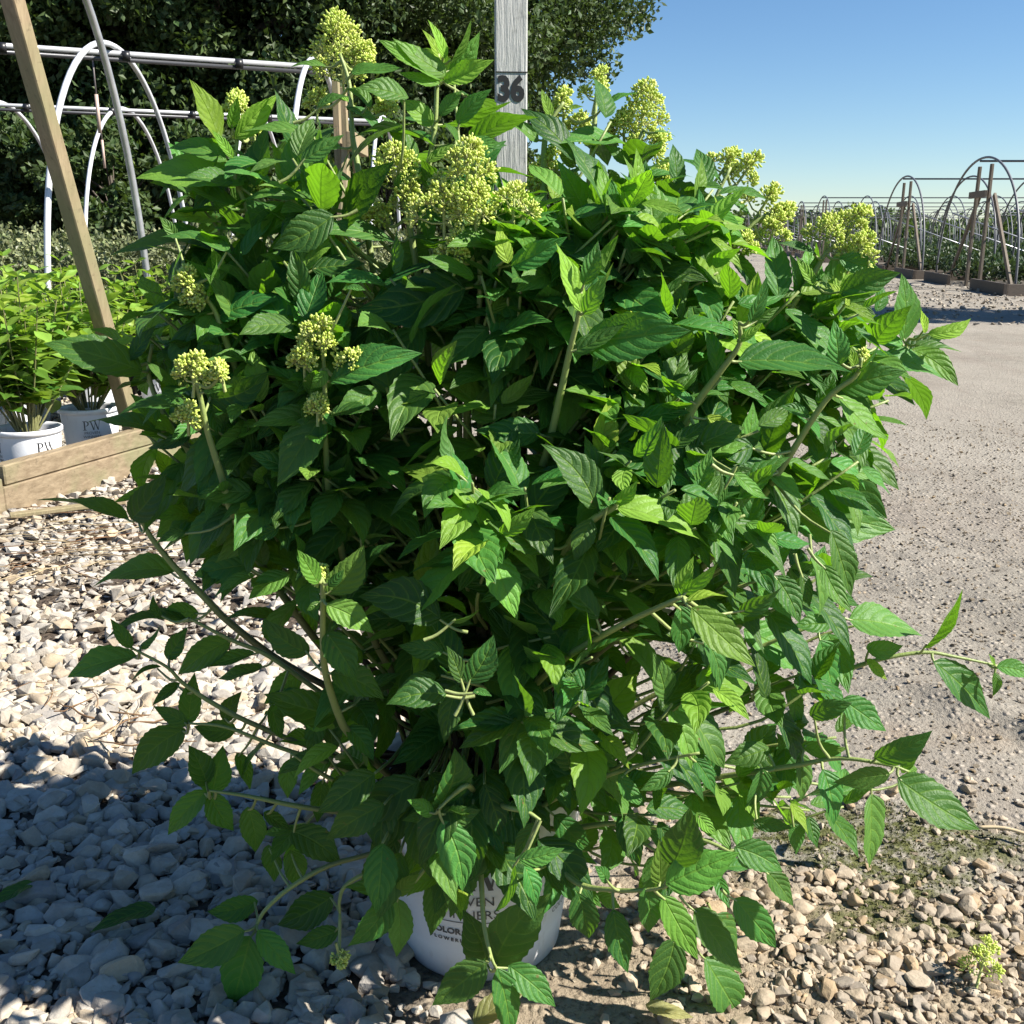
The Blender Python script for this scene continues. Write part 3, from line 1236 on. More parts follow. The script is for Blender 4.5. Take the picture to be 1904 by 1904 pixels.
# ================================================================== leaves
NT, NS = 18, 6
def leaf_mesh(B, T, hint, aspect, arch, fold, wave, twist, tone, serr=.035, tipc=0.0):
    """all leaves at once: base B, tip T, normal hint; returns V, F, uv, col"""
    B, T, hint = np.asarray(B, float), np.asarray(T, float), np.asarray(hint, float)
    n = len(B)
    d = T - B
    L = np.linalg.norm(d, axis=1, keepdims=True)
    x = d / L
    nn = norm(hint - x * np.sum(hint * x, 1, keepdims=True))
    y = np.cross(nn, x)
    t = np.linspace(0, 1, NT + 1)
    s = np.linspace(-1, 1, NS + 1)
    wt = np.power(t, .62) * np.power(1 - t, .92)
    wt = wt / wt.max()
    wt = wt * (1 - .42 * np.clip((t - .58) / .42, 0, 1))
    ser = 1 + serr * np.where(np.arange(NT + 1) % 2 == 0, 1, -1) * (t > .08) * (t < .95)
    edge = np.abs(s) > .99
    W = (wt[:, None] * np.where(edge[None, :], ser[:, None], 1))            # NT+1, NS+1
    A = lambda v: np.asarray(v, float).reshape(n, 1, 1)
    hw = A(L[:, 0]) * .5 * A(aspect)
    side = hw * W[None] * s[None, None]
    tt = t[None, :, None]
    ss = s[None, None, :]
    up = A(arch) * A(L[:, 0]) * 4 * tt * (1 - tt) + A(fold) * np.abs(side) - .35 * A(fold) * np.abs(side) * np.abs(ss)
    ph = rng.uniform(0, 6.28, (n, 1, 1))
    up = up + A(wave) * A(L[:, 0]) * np.sin(ph + 9.5 * tt + 1.3 * np.sign(ss)) * np.abs(ss) ** 2 * W[None]
    side = side * (1 - .12 * A(fold))
    ang = A(twist) * (tt - .25)
    ca, sa = np.cos(ang), np.sin(ang)
    sd = side * ca - (up * 0) * sa
    ud = up + side * sa
    bow = rng.normal(0, .05, (n, 1, 1)) * A(L[:, 0]) * 4 * tt * (1 - tt)
    along = A(L[:, 0]) * (tt + 0 * ss)
    V = (B[:, None, None, :] + x[:, None, None, :] * along[..., None] + y[:, None, None, :] * (sd + bow)[..., None]
         + nn[:, None, None, :] * ud[..., None])
    I = np.arange((NT + 1) * (NS + 1)).reshape(NT + 1, NS + 1)
    Fb = np.stack([I[:-1, :-1], I[1:, :-1], I[1:, 1:], I[:-1, 1:]], -1).reshape(-1, 4)
    nv = (NT + 1) * (NS + 1)
    F = (Fb[None] + (np.arange(n) * nv)[:, None, None]).reshape(-1, 4)
    uv = np.stack(np.broadcast_arrays((s * .5 + .5)[None, :], t[:, None]), -1).reshape(-1, 2)
    uv = np.tile(uv, (n, 1))
    col = np.column_stack([np.asarray(tone, float), rng.uniform(0, 1, n), rng.uniform(0, 1, n)])
    return V.reshape(-1, 3), F, uv, np.repeat(col, nv, 0)

HINT = {'f': (.25, -.75, .60), 'u': (.10, -.40, 1.0), 'r': (.95, -.45, .30), 'e': (1.0, .10, .25)}

# ------------------------------------------------------------------ stems of the big shrub
CROWN = np.array([-.034, .97, .185])
class Stem:
    pass
stems = []
for line in STEMS.strip().splitlines():
    f = line.split()
    D0 = float(f[0])
    D0 = D0 if D0 < 1 else 1 + (D0 - 1) * .6
    px = np.array([[float(k) for k in q.split(',')] for q in f[1:]])
    m = len(px)
    seg = np.concatenate([[0], np.cumsum(np.hypot(*np.diff(px, axis=0).T))])
    q = seg / max(seg[-1], 500)
    D = D0 + (.97 - D0) * .75 * q ** 1.2
    pts = [P(a, b, c) for (a, b), c in zip(px, D)]
    end = pts[-1]
    c = CROWN + np.array([random.uniform(-.05, .05), random.uniform(-.05, .05), 0])
    if np.linalg.norm(end - c) > .06:
        if end[2] < .30:
            h = c - end
            hd = norm((end - CROWN) * [1, 1, 0])
            pts += [CROWN * [1, 1, 0] + hd * .112 + [0, 0, .228], c]
        else:
            pts += [c * .5 + end * .5, c]
    s = Stem()
    s.pts = spline(pts, 5)
    s.px, s.D, s.hand = px, D, True
    stems.append(s)

def fill_stem(tip):
    c = CROWN + np.array([random.uniform(-.06, .06), random.uniform(-.06, .06), 0])
    mid = c * .45 + tip * .55
    mid[:2] = c[:2] * .6 + tip[:2] * .4
    s = Stem()
    s.pts = spline([tip, mid, c], 8)
    s.hand = False
    stems.append(s)

OUT = np.array([(120, 640), (240, 460), (270, 330), (350, 160), (450, 170), (560, 150), (600, 60), (700, 60), (800, 40), (900, 110), (1000, 180), (1110, 130),
    (1200, 160), (1260, 260), (1400, 290), (1470, 360), (1620, 400), (1640, 490), (1720, 540), (1800, 610), (1780, 720), (1690, 820), (1680, 980), (1600, 1120),
    (1720, 1170), (1600, 1260), (1730, 1360), (1800, 1520), (1660, 1600), (1480, 1640), (1440, 1760), (1380, 1890), (1200, 1860), (1100, 1750), (900, 1800),
    (640, 1780), (430, 1870), (330, 1790), (420, 1650), (310, 1550), (250, 1440), (290, 1300), (130, 1260), (200, 1150), (200, 1080), (290, 1000), (80, 930),
    (260, 880), (170, 790), (260, 700)], float)

def project(p):
    q = np.asarray(p) - [0, 0, CAM_H]
    z = q[1] * CP - q[2] * SP
    return 952 + FPX * q[0] / z, 952 - FPX * (q[1] * SP + q[2] * CP) / z

def inside(p, m=0):
    """is the shoot within the crown's outline (shrunk by m)?"""
    x, y = project(p)
    c = np.array([930, 1000])
    d = np.array([x, y]) - c
    x, y = c + d * (1 + m / max(np.hypot(*d), 1))
    r = False
    for a, b in zip(OUT, np.roll(OUT, 1, 0)):
        if (a[1] > y) != (b[1] > y) and x < (b[0] - a[0]) * (y - a[1]) / (b[1] - a[1]) + a[0]:
            r = not r
    return r

gs = np.random.default_rng(11)
nf = 0
while nf < 56:
    q = gs.uniform(-1, 1, 3)
    if np.dot(q, q) > 1 or q[1] < -.15:
        continue
    z = .60 + .36 * q[2]
    x = -.01 + .42 * q[0]
    if z > .8 and abs(x) > .30:
        continue
    if z > .72 and gs.uniform() < .5:
        continue
    if z < .42 and x < -.2:
        continue
    y = .98 + .21 * q[1]
    if not inside(np.array([x, y, z]), 90):
        continue
    fill_stem(np.array([x, y, z]))
    nf += 1

allpx = np.concatenate([np.column_stack([s.px, s.D]) for s in stems if s.hand])

def near_depth(px, py):
    best, bd = None, 1e9
    for s in stems:
        if not s.hand:
            continue
        for i in range(len(s.px) - 1):
            a, b = s.px[i], s.px[i + 1]
            ab = b - a
            t = np.clip(np.dot(np.array([px, py]) - a, ab) / max(np.dot(ab, ab), 1e-6), 0, 1)
            d = np.hypot(*(a + ab * t - (px, py)))
            if d < bd:
                bd, best = d, s.D[i] + (s.D[i + 1] - s.D[i]) * t
    return best, bd

def sm01(q):
    q = min(1, max(0, q))
    return q * q * (3 - 2 * q)

def surf_depth(px, py):
    u, v = (px - 930) / 830, (py - 1000) / 950
    return 1.02 - (.21 + .11 * sm01((px - 600) / 300) * sm01((py - 650) / 350)) * math.sqrt(max(0, 1 - u * u - v * v)) - .05 * max(0, (py - 1450) / 400)

SPTS = np.concatenate([s.pts for s in stems])
B_, T_, H_, asp, arch, fold, wave, twist, tone = [], [], [], [], [], [], [], [], []
pet = MB()
def petiole(b, d, ref=None):
    """short leaf stalk back to the nearest stem"""
    k = np.argmin(np.linalg.norm(SPTS - b, axis=1))
    q = SPTS[k]
    if np.linalg.norm(q - b) > .075:
        q = b - d * .022 + np.array([0, 0, -.006])
    if np.linalg.norm(q - b) < .002:
        return
    mid = (q + b) / 2 + np.array([0, 0, -.12 * np.linalg.norm(q - b)])
    pet.tube(spline([q, mid, b + d * .004], 3), np.linspace(.0016, .0010, 7), 5, (.30, .36, .12), cap=False)

def add_leaf(b, tip, hint, a, tn, ar=None, fo=None, wv=None, tw=None):
    B_.append(b)
    T_.append(tip)
    H_.append(hint)
    asp.append(a)
    arch.append(random.uniform(.02, .10) if ar is None else ar)
    fold.append(random.uniform(.18, .5) if fo is None else fo)
    wave.append(random.uniform(.010, .032) if wv is None else wv)
    twist.append(random.gauss(0, .35) if tw is None else tw)
    tone.append(tn)

for line in LEAVES.strip().splitlines():
    f = line.split()
    bx, by, tx, ty = [float(k) for k in f[:4]]
    tn = float(f[5])  # leaf tone: age mixed with painted light, shaded leaves darker, lit ones paler
    D, dist = near_depth(bx, by)
    if dist > 45:
        D = surf_depth(bx, by)
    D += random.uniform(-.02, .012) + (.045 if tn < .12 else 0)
    L = math.hypot(tx - bx, ty - by) / FPX * D
    k = f[4][0]
    dd = {'f': random.uniform(-.30, .12), 'u': random.uniform(-.5, .3), 'r': random.uniform(-.2, .2), 'e': random.uniform(-.2, .2)}[k] * L
    b, tip = P(bx, by, D), P(tx, ty, D + dd)
    h = np.array(HINT[k]) + rng.normal(0, .22, 3)
    a = (.52 if 'W' in f[4] else .42) * random.uniform(.92, 1.1) * (1 - .12 * (k == 'f' and tn > .6))
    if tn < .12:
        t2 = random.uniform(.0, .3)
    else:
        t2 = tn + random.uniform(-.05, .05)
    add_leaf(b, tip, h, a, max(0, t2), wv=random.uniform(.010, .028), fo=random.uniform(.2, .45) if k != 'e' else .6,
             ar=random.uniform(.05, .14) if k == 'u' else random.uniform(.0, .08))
    petiole(b, norm(tip - b))

for s in stems:                                                # leaf pairs further down each stem
    p = s.pts
    seg = np.concatenate([[0], np.cumsum(np.linalg.norm(np.diff(p, axis=0), axis=1))])
    tot = seg[-1]
    at = random.uniform(.16, .22) if s.hand else .005
    ph = random.uniform(0, 3.14)
    while at < tot * (.62 if s.hand else .80):
        c = np.array([np.interp(at, seg, p[:, k]) for k in range(3)])
        c2 = np.array([np.interp(at + .01, seg, p[:, k]) for k in range(3)])
        ax = norm(c - c2)
        e = norm(np.cross(ax, [.3, .2, 1.0]))
        f2 = np.cross(ax, e)
        for sg in (1, -1):
            if random.random() < (.32 if s.hand else .1):
                continue
            out = sg * (e * math.cos(ph) + f2 * math.sin(ph))
            if s.hand and out[1] < -.35:
                continue
            d = norm(out * 1.0 + ax * random.uniform(.1, .5) + np.array([0, 0, random.uniform(-.5, .1)]) + rng.normal(0, .2, 3))
            L = random.uniform(.055, .092) * (.7 if c[2] < .35 else 1)
            b = c + out * random.uniform(.008, .02)
            tip = b + d * L
            if tip[2] < .02 or not inside(tip):
                continue
            add_leaf(b, tip, np.array([0, 0, 1]) + ax * .5 + rng.normal(0, .3, 3), random.uniform(.42, .54), random.uniform(0, .4),
                     ar=random.uniform(.02, .12))
            pet.tube(np.array([c, (c + b) / 2, b + d * .004]), [.0016, .0013, .001], 5, (.27, .33, .11), cap=False)
        at += random.uniform(.05, .075)
        ph += 1.57 + random.gauss(0, .2)

# short leafy side shoots filling the outer shell between the long stems
gq = np.random.default_rng(23)
twigs = []
n_ = 0
while n_ < 380:
    px, py = gq.uniform(200, 1720), gq.uniform(220, 1760)
    if n_ % 5 == 0:
        px, py = gq.uniform(1120, 1660), gq.uniform(540, 950)
    if n_ % 5 == 2:
        px, py = gq.uniform(270, 640), gq.uniform(540, 960)
    if n_ % 5 == 4:
        px, py = gq.uniform(880, 1340), gq.uniform(350, 600)
    if n_ % 25 == 3:
        px, py = gq.uniform(330, 600), gq.uniform(330, 560)
    lo = py > 820
    D = surf_depth(px, py) + gq.uniform(.015, .13)
    p = P(px, py, D)
    if p[2] < .10 or not inside(p, 70):
        continue
    if not lo and 640 < px < 1120 and n_ % 5 != 4 and gq.uniform() < (.85 if py < 430 else .3):
        continue
    if px < 520 and py > 1000 and gq.uniform() < .82:
        continue
    if 600 < px < 1080 and py > 1560 and gq.uniform() < .35:
        continue
    n_ += 1
    root = np.array([CROWN[0] + .35 * (p[0] - CROWN[0]), .97 + .35 * (p[1] - .97), max(.2, p[2] - gq.uniform(.05, .16))])
    ax = norm(p - root + gq.normal(0, .03, 3))
    tw_ = spline([p, p - ax * .08 + np.array([0, 0, -.012]), root], 4)
    twigs.append(tw_)
    e = norm(np.cross(ax, [.2, .3, 1.0]))
    f2 = np.cross(ax, e)
    ph = gq.uniform(0, 3.14)
    yng = gq.uniform(.2, .55) + (.35 if gq.uniform() < .3 else 0)
    for k, (off, L0) in enumerate(((0, .042), (.018, .058), (.048, .066))):
        c = p - ax * off
        for sg in (1, -1):
            if gq.uniform() < .12:
                continue
            o = sg * (e * math.cos(ph) + f2 * math.sin(ph))
            d = norm(o + ax * (.9, .45, .2)[k] + np.array([0, 0, gq.uniform(-.75, .05)]) + gq.normal(0, .15, 3))
            L = L0 * gq.uniform(.8, 1.25) * (.82 if p[2] < .3 else 1)
            tip = c + o * .006 + d * L
            if tip[2] < .015 or not inside(tip):
                continue
            add_leaf(c + o * .006, tip, np.array([.12, -.35, .95]) + gq.normal(0, .25, 3), gq.uniform(.40, .54), max(0, yng - .12 * k + gq.normal(0, .06)))
        ph += 1.57

# leaves drooping over the front of the pot
for i in range(40):
    px, py = gq.uniform(690, 1010), gq.uniform(1420, 1590)
    D = gq.uniform(.775, .85)
    b = P(px, py, D)
    d = norm(np.array([(px - 880) / 420 + gq.normal(0, .35), gq.uniform(-.45, .1), gq.uniform(-1.1, -.35)]))
    L = gq.uniform(.048, .078)
    add_leaf(b, b + d * L, np.array([.2, -.75, .5]) + gq.normal(0, .25, 3), gq.uniform(.42, .54), gq.uniform(0, .4))
    rt = np.array([CROWN[0] + .75 * (b[0] - CROWN[0]), .89, max(.24, b[2] - .01)])
    twigs.append(spline([b, (b + rt) / 2 + [0, 0, -.004], rt], 3))

shrub = thing('potted_hydrangea', 'large leafy hydrangea with yellow green flower heads overflowing a white nursery pot', 'shrub', (0, 0, 0))
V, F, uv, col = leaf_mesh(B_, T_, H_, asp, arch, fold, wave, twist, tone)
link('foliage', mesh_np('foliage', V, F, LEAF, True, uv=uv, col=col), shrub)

sm = MB()
for s in stems:
    p = s.pts
    q = np.linspace(0, 1, len(p))
    rad = (.0016 + .0020 * np.minimum(q * 2.0, 1)) * (1.0 if s.hand else .85) * (.72 if s.pts[0][2] < .42 else 1)
    green, brown = np.array([.27, .34, .10]), np.array([.085, .045, .03])
    w_ = np.clip((q - .45) / .4, 0, 1)[:, None]
    sm.tube(p, rad, 7, green * (1 - w_) + brown * w_, cap=True)
for q in twigs:
    sm.tube(q, np.linspace(.0012, .0020, len(q)), 5, (.24, .30, .09))
sm.add(np.concatenate(pet.V), pet.F, np.concatenate(pet.C))
sm.build('stems', STEM, shrub, True)

# ------------------------------------------------------------------ flower heads
def bud_shape():
    bm = bmesh.new()
    bmesh.ops.create_icosphere(bm, subdivisions=1, radius=.5)
    V = np.array([v.co[:] for v in bm.verts])
    F = np.array([[v.index for v in f.verts] for f in bm.faces])
    bm.free()
    V[:, 2] *= 1.7
    return V, F
BUDV, BUDF = bud_shape()

def flower_head(o, axis, wd, ht, dens, g, name='flower_head', parent=shrub):
    """panicle: a cone of small domed clusters of buds on branching stalks; o = its base"""
    axis = norm(axis)
    e = norm(np.cross(axis, [0.2, 1, .1]))
    f = np.cross(axis, e)
    st = MB()
    c, d, siz = [], [], []
    ncl = max(5, int(15 * (wd * ht) / .0030))
    ncl = min(ncl, 30)
    st.tube(np.array([o - axis * .012, o + axis * ht * .5, o + axis * ht * .92]), [.0016, .0013, .0007], 5, (.42, .48, .16), cap=False)
    for i in range(ncl):
        h = (i + .6) / ncl
        rad = wd * .5 * (1 - h) ** .55 * g.uniform(.72, 1.0)
        if h > .9:
            rad *= .3
        a = i * 2.4 + g.uniform(-.4, .4)
        tip = o + axis * ht * (.10 + .86 * h) + (e * math.cos(a) + f * math.sin(a)) * rad
        start = o + axis * ht * max(0, .80 * h - .05)
        st.tube(np.array([start, (start + tip) / 2 - axis * .002, tip]), [.0009, .0008, .0007], 4, (.45, .5, .18), cap=False)
        out = norm(tip - start + axis * .01)
        nb = int(g.integers(62, 92) * dens)
        R = wd * .165 + .0045
        for k in range(nb):
            dv = norm(g.normal(size=3) + out * .9)
            rr = R * g.uniform(.55, 1.0)
            p = tip + dv * rr
            c.append(p)
            d.append(norm(dv + out * .4))
            siz.append(g.uniform(.0012, .0027))
            if k % 4 == 0:
                st.tube(np.array([tip + dv * rr * .1, p]), [.0005, .0004], 3, (.5, .53, .2), cap=False)
    c, d, siz = np.array(c), np.array(d), np.array(siz)
    up = norm(np.cross(d, g.normal(size=(len(d), 3))))
    R = np.stack([up, np.cross(d, up), d], 2) * siz[:, None, None]
    V, F = instance(BUDV, BUDF, R, c)
    col = np.repeat(np.column_stack([g.uniform(0, 1, len(c)), g.uniform(.35, 1, len(c)), g.uniform(.2, .8, len(c))]), len(BUDV), 0)
    hd = link(name, mesh_np(name, V, F, BUD, True, col=col), parent)
    st.build('stalks', STEM, hd, True)
    return hd

gf = np.random.default_rng(5)
for line in FLOWERS.strip().splitlines():
    px, py, wp, hp, D, lean, dn = [float(k) for k in line.split()]
    down = py > 1700
    wd, ht = wp / FPX * D * .95, hp / FPX * D * .82
    ax = np.array([.05 + .6 * lean, -.15 - .1 * random.random(), 1.0]) if not down else np.array([.05, -.1, -1.0])
    ax = norm(ax + gf.normal(0, .08, 3))
    o = P(px, py, D) - ax * ht * .5
    flower_head(o, ax, wd, ht, dn, gf)
    k = np.argmin(np.linalg.norm(SPTS - o, axis=1))
    q = SPTS[k]
    if .004 < np.linalg.norm(q - o) < .15:
        sm2 = MB()
        sm2.tube(spline([q, (q + o) / 2 - np.array([0, 0, .006]), o + ax * .003], 4), .0016, 6, (.34, .40, .13))
        sm2.build('flower_stalk', STEM, shrub, True)

# ------------------------------------------------------------------ pots and lettering
def text_mesh(s, size, bold=0.0, name='lettering', align='CENTER'):
    c = bpy.data.curves.new('text', 'FONT')
    c.body = s
    c.size = size
    c.align_x = align
    c.offset = bold
    c.resolution_u = 3
    o = bpy.data.objects.new('text', c)
    COL.objects.link(o)
    me = bpy.data.meshes.new_from_object(o.evaluated_get(bpy.context.evaluated_depsgraph_get()))
    bpy.data.objects.remove(o)
    bpy.data.curves.remove(c)
    V = np.array([v.co[:] for v in me.vertices])
    F = [list(p.vertices) for p in me.polygons]
    bpy.data.meshes.remove(me)
    return V, F

def serif(ch, h):
    """plain serif capitals P and W as flat polygons, height h"""
    q = []
    def rect(a, b, c, d):
        q.append([(a, b), (c, b), (c, d), (a, d)])
    if ch == 'P':
        rect(.12, .05, .26, .95)
        rect(.0, 0, .38, .06)
        rect(.0, .94, .30, 1)
        n = 9
        for i in range(n):
            a0, a1 = math.pi / 2 - math.pi * i / n, math.pi / 2 - math.pi * (i + 1) / n
            f = lambda a, r1, r2: (.30 + r1 * math.cos(a), .72 + r2 * math.sin(a))
            q.append([f(a0, .20, .22), f(a0, .34, .28), f(a1, .34, .28), f(a1, .20, .22)])
        wd = .66
    else:
        for x0, x1, wd_ in ((.10, .36, .13), (.36, .58, .05), (.52, .80, .13), (.80, 1.0, .05)):
            up = x0 in (.10, .52)
            a, b = ((x0, .95), (x1, .0)) if up else ((x0, .0), (x1, .95))
            q.append([(a[0] - wd_ / 2, a[1]), (b[0] - wd_ / 2, b[1]), (b[0] + wd_ / 2, b[1]), (a[0] + wd_ / 2, a[1])])
        rect(-.05, .95, .26, 1)
        rect(.88, .95, 1.12, 1)
        rect(.42, .95, .64, 1)
        wd = 1.12
    V = np.array([[x * h, y * h, 0] for r in q for x, y in r])
    return V, [list(range(4 * i, 4 * i + 4)) for i in range(len(q))], wd * h

def wrap(V, ang0, z0, rad):
    """bend flat lettering on to a pot wall; rad(z) = wall radius"""
    z = z0 + V[:, 1]
    r = rad(z) + .0006
    a = ang0 + V[:, 0] / r
    return np.column_stack([r * np.cos(a), r * np.sin(a), z])

def disc(cx, cy, r, n=20):
    a = np.linspace(0, 2 * math.pi, n, endpoint=False)
    return np.column_stack([cx + r * np.cos(a), cy + r * np.sin(a), 0 * a]), [list(range(n))]

def pot(parent, rb, rt, H, rimh=.016):
    mb = MB()
    prof = [(0, .004), (rb * .93, .004), (rb * .97, 0), (rb, .004), (rb + (rt - rb) * .12, .03), (rt - .0035, H - rimh - .004), (rt - .0035, H - rimh),
            (rt + .0025, H - rimh + .002), (rt + .003, H - .003), (rt + .001, H), (rt - .003, H), (rt - .005, H - .01), (rt - .006, H - .035)]
    mb.lathe(prof, 56)
    p = mb.build('pot', POT, parent, True)
    s = MB()
    n = 28
    pr = [(rt - .0065, H - .03), (rt * .7, H - .022), (rt * .4, H - .02), (0.001, H - .016)]
    s.lathe(pr, n)
    s.build('soil', SOIL, parent, True)
    rad = lambda z: rb + (rt - rb) * .12 + (rt - .0035 - rb - (rt - rb) * .12) * (z - .03) / (H - rimh - .034)
    return p, rad

def logo(rad, ang, z, k):
    """serif PW with two lines of small capitals under it"""
    mb = MB()
    v1, f1, w1 = serif('P', .030 * k)
    v2, f2, w2 = serif('W', .030 * k)
    v2[:, 0] += w1 + .002 * k
    tot = w1 + w2
    for v, f in ((v1, f1), (v2, f2)):
        v[:, 0] -= tot / 2
        mb.add(wrap(v, ang, z, rad), f)
    for i, s_ in enumerate(('PROVEN', 'WINNERS')):
        v, f = text_mesh(s_, .0125 * k)
        mb.add(wrap(v, ang, z - .0125 * k * (i + 1.05), rad), f)
    v = np.array([[-.03 * k, 0, 0], [.03 * k, 0, 0], [.03 * k, .0006, 0], [-.03 * k, .0006, 0]])
    mb.add(wrap(v, ang, z - .036 * k, rad), [[0, 1, 2, 3]])
    v, f = text_mesh('COLOR CHOICE', .0058 * k)
    mb.add(wrap(v, ang, z - .047 * k, rad), f)
    return mb

PC = (-.034, .97, 0)
potroot = bpy.data.objects.new('container', None)
COL.objects.link(potroot)
potroot.parent = shrub
potroot.location = PC
p1, rad1 = pot(potroot, .086, .113, .205)
p1.parent = shrub
p1.location = PC
for c in list(potroot.children):
    c.parent = shrub
    c.location = PC
bpy.data.objects.remove(potroot)
mb = MB()
fr = -math.pi / 2
v1, f1, w1 = serif('P', .040)
v2, f2, w2 = serif('W', .040)
v2[:, 0] += w1 + .003
for v, f in ((v1, f1), (v2, f2)):
    v[:, 0] -= (w1 + w2) / 2
    mb.add(wrap(v, fr - .12, .120, rad1), f)
for s_, sz_, z_ in (('PROVEN', .0155, .101), ('WINNERS', .0155, .084)):
    v, f = text_mesh(s_, sz_)
    mb.add(wrap(v, fr - .12, z_, rad1), f)
for i in range(12):
    a, b = -.045 + i * .09 / 12, -.045 + (i + 1) * .09 / 12
    mb.add(wrap(np.array([[a, 0, 0], [b, 0, 0], [b, .0009, 0], [a, .0009, 0]]), fr - .12, .0785, rad1), [[0, 1, 2, 3]])
v, f = text_mesh('COLOR', .0102, .0004, align='RIGHT')
v[:, 0] -= .006
mb.add(wrap(v, fr - .12, .063, rad1), f)
v, f = disc(0, .0036, .005)
mb.add(wrap(v, fr - .12, .063, rad1), f)
v, f = text_mesh('CHOICE', .0102, .0004, align='LEFT')
v[:, 0] += .006
mb.add(wrap(v, fr - .12, .063, rad1), f)
v, f = text_mesh('F L O W E R I N G   S H R U B S', .0058, .0003)
mb.add(wrap(v, fr - .12, .0535, rad1), f)
mb.build('lettering', INK_SOFT, p1)
mb = MB()
for k, s_ in enumerate(('PW', 'PROVEN', 'WINNERS', 'COLOR CHOICE')):
    v, f = text_mesh(s_, (.030, .015, .015, .009)[k])
    mb.add(wrap(v, fr + 1.28, (.12, .098, .083, .062)[k], rad1), f)
mb.build('lettering', INK_SOFT, p1)

# ------------------------------------------------------------------ measuring stake behind the shrub
RY = 1.20
def rule_x(py):
    return P((918 + 975) / 2 + (300 - py) * .0165, py, RY)[0]
st = thing('measuring_stake', 'weathered whitewashed measuring stake marked 36 standing behind the large hydrangea', 'measuring stake', (P(950, 150, RY)[0], RY, 0), math.radians(4))
mb = MB()
mb.box((0, 0, .62), (.0345, .018, 1.24), bev=.0012)
mb.build('stake', STAKE, st)
for k in range(6, 49, 6):
    mb = MB()
    z = k * .0254 - .006
    mb.box((0, -.0093, z), (.0345, .0008, .0011))
    v, f = text_mesh(str(k), .0345, .0016)
    v[:, 0] *= .86
    mb.add(np.column_stack([v[:, 0] - .001, np.full(len(v), -.0096), v[:, 1] + z - .0285]), f)
    mb.build('number', INK, st)

# ================================================================== hoop tunnels
def hoop_pts(W, H, n=22, p=1.0):
    a = np.linspace(0, math.pi, n)
    return np.column_stack([0 * a, -np.cos(a) * W / 2, H * np.sin(a) ** p])

def hoop_mesh(W, H, r, mat_, p=.9, n=44):
    mb = MB()
    mb.tube(hoop_pts(W, H, n, p), r, 8)
    return mb.mesh('hoop', mat_, True)

# --- left: the near tunnel over the bed of potted plants
t0 = thing('hoop_tunnel', 'nearest hoop tunnel end with a leaning timber brace and grey hoop at left edge', 'hoop tunnel', (-1.60, 3.60, 0), group='bare hoop tunnels left of the shrub')
hm = hoop_mesh(2.06, 1.90, .0155, PIPE, .8)
link('hoop', hm, t0)
link('hoop', hm, t0, (-1.5, -.2, 0))
link('hoop', hm, t0, (-3.0, -.4, 0))
mb = MB()
b0, b1 = P(247, 800, 3.24), P(22, -4, 2.86)
dr = norm(b1 - b0)
b0, b1 = b0 - dr * .12 - np.array([-1.60, 3.6, 0]), b1 + dr * .45 - np.array([-1.60, 3.6, 0])
mb.bar(b0, b1, .034, .064, up=(.80, -.60, 0), bev=.003)
mb.build('brace', POSTWOOD, t0)

# bed edging: two stacked planks, and the cross board at the corner
ed = thing('bed_edging', 'weathered timber planks edging the bed of potted plants', 'edging board', (0, 0, 0))
A0, A1 = G(14, 962), G(345, 856)
d = norm((A1 - A0) * [1, 1, 0])
A1 = A0 + d * 2.3
A0, A1 = A0 * [1, 1, 0], A1 * [1, 1, 0]
nrm_ = np.array([d[1], -d[0], 0])
mb = MB()
mb.bar(A0 - nrm_ * .020 + [0, 0, .040], A1 - nrm_ * .020 + [0, 0, .040], .040, .086, bev=.003)
mb.build('plank', TIMBER, ed)
mb = MB()
mb.bar(A0 + d * .012 - nrm_ * .026 + [0, 0, .1125], A1 - nrm_ * .026 + [0, 0, .1125], .046, .056, bev=.004)
mb.build('plank', TIMBER, ed)
mb = MB()
c0 = A0 - d * .0215
mb.bar(c0 + nrm_ * .002 + [0, 0, .052], c0 - nrm_ * 2.2 + [0, 0, .052], .040, .112, bev=.003)
mb.build('plank', TIMBER, ed)
pl = MB()
q0, q1 = G(20, 975) + [0, 0, .024], G(235, 950) + [0, 0, .028]
pl.bar(q0 + [0, 0, 0], q1, .030, .012, bev=.002)
tag(pl.build('wood_lath', POSTWOOD), 'thin wooden lath lying on gravel in front of the bed edging', 'lath')

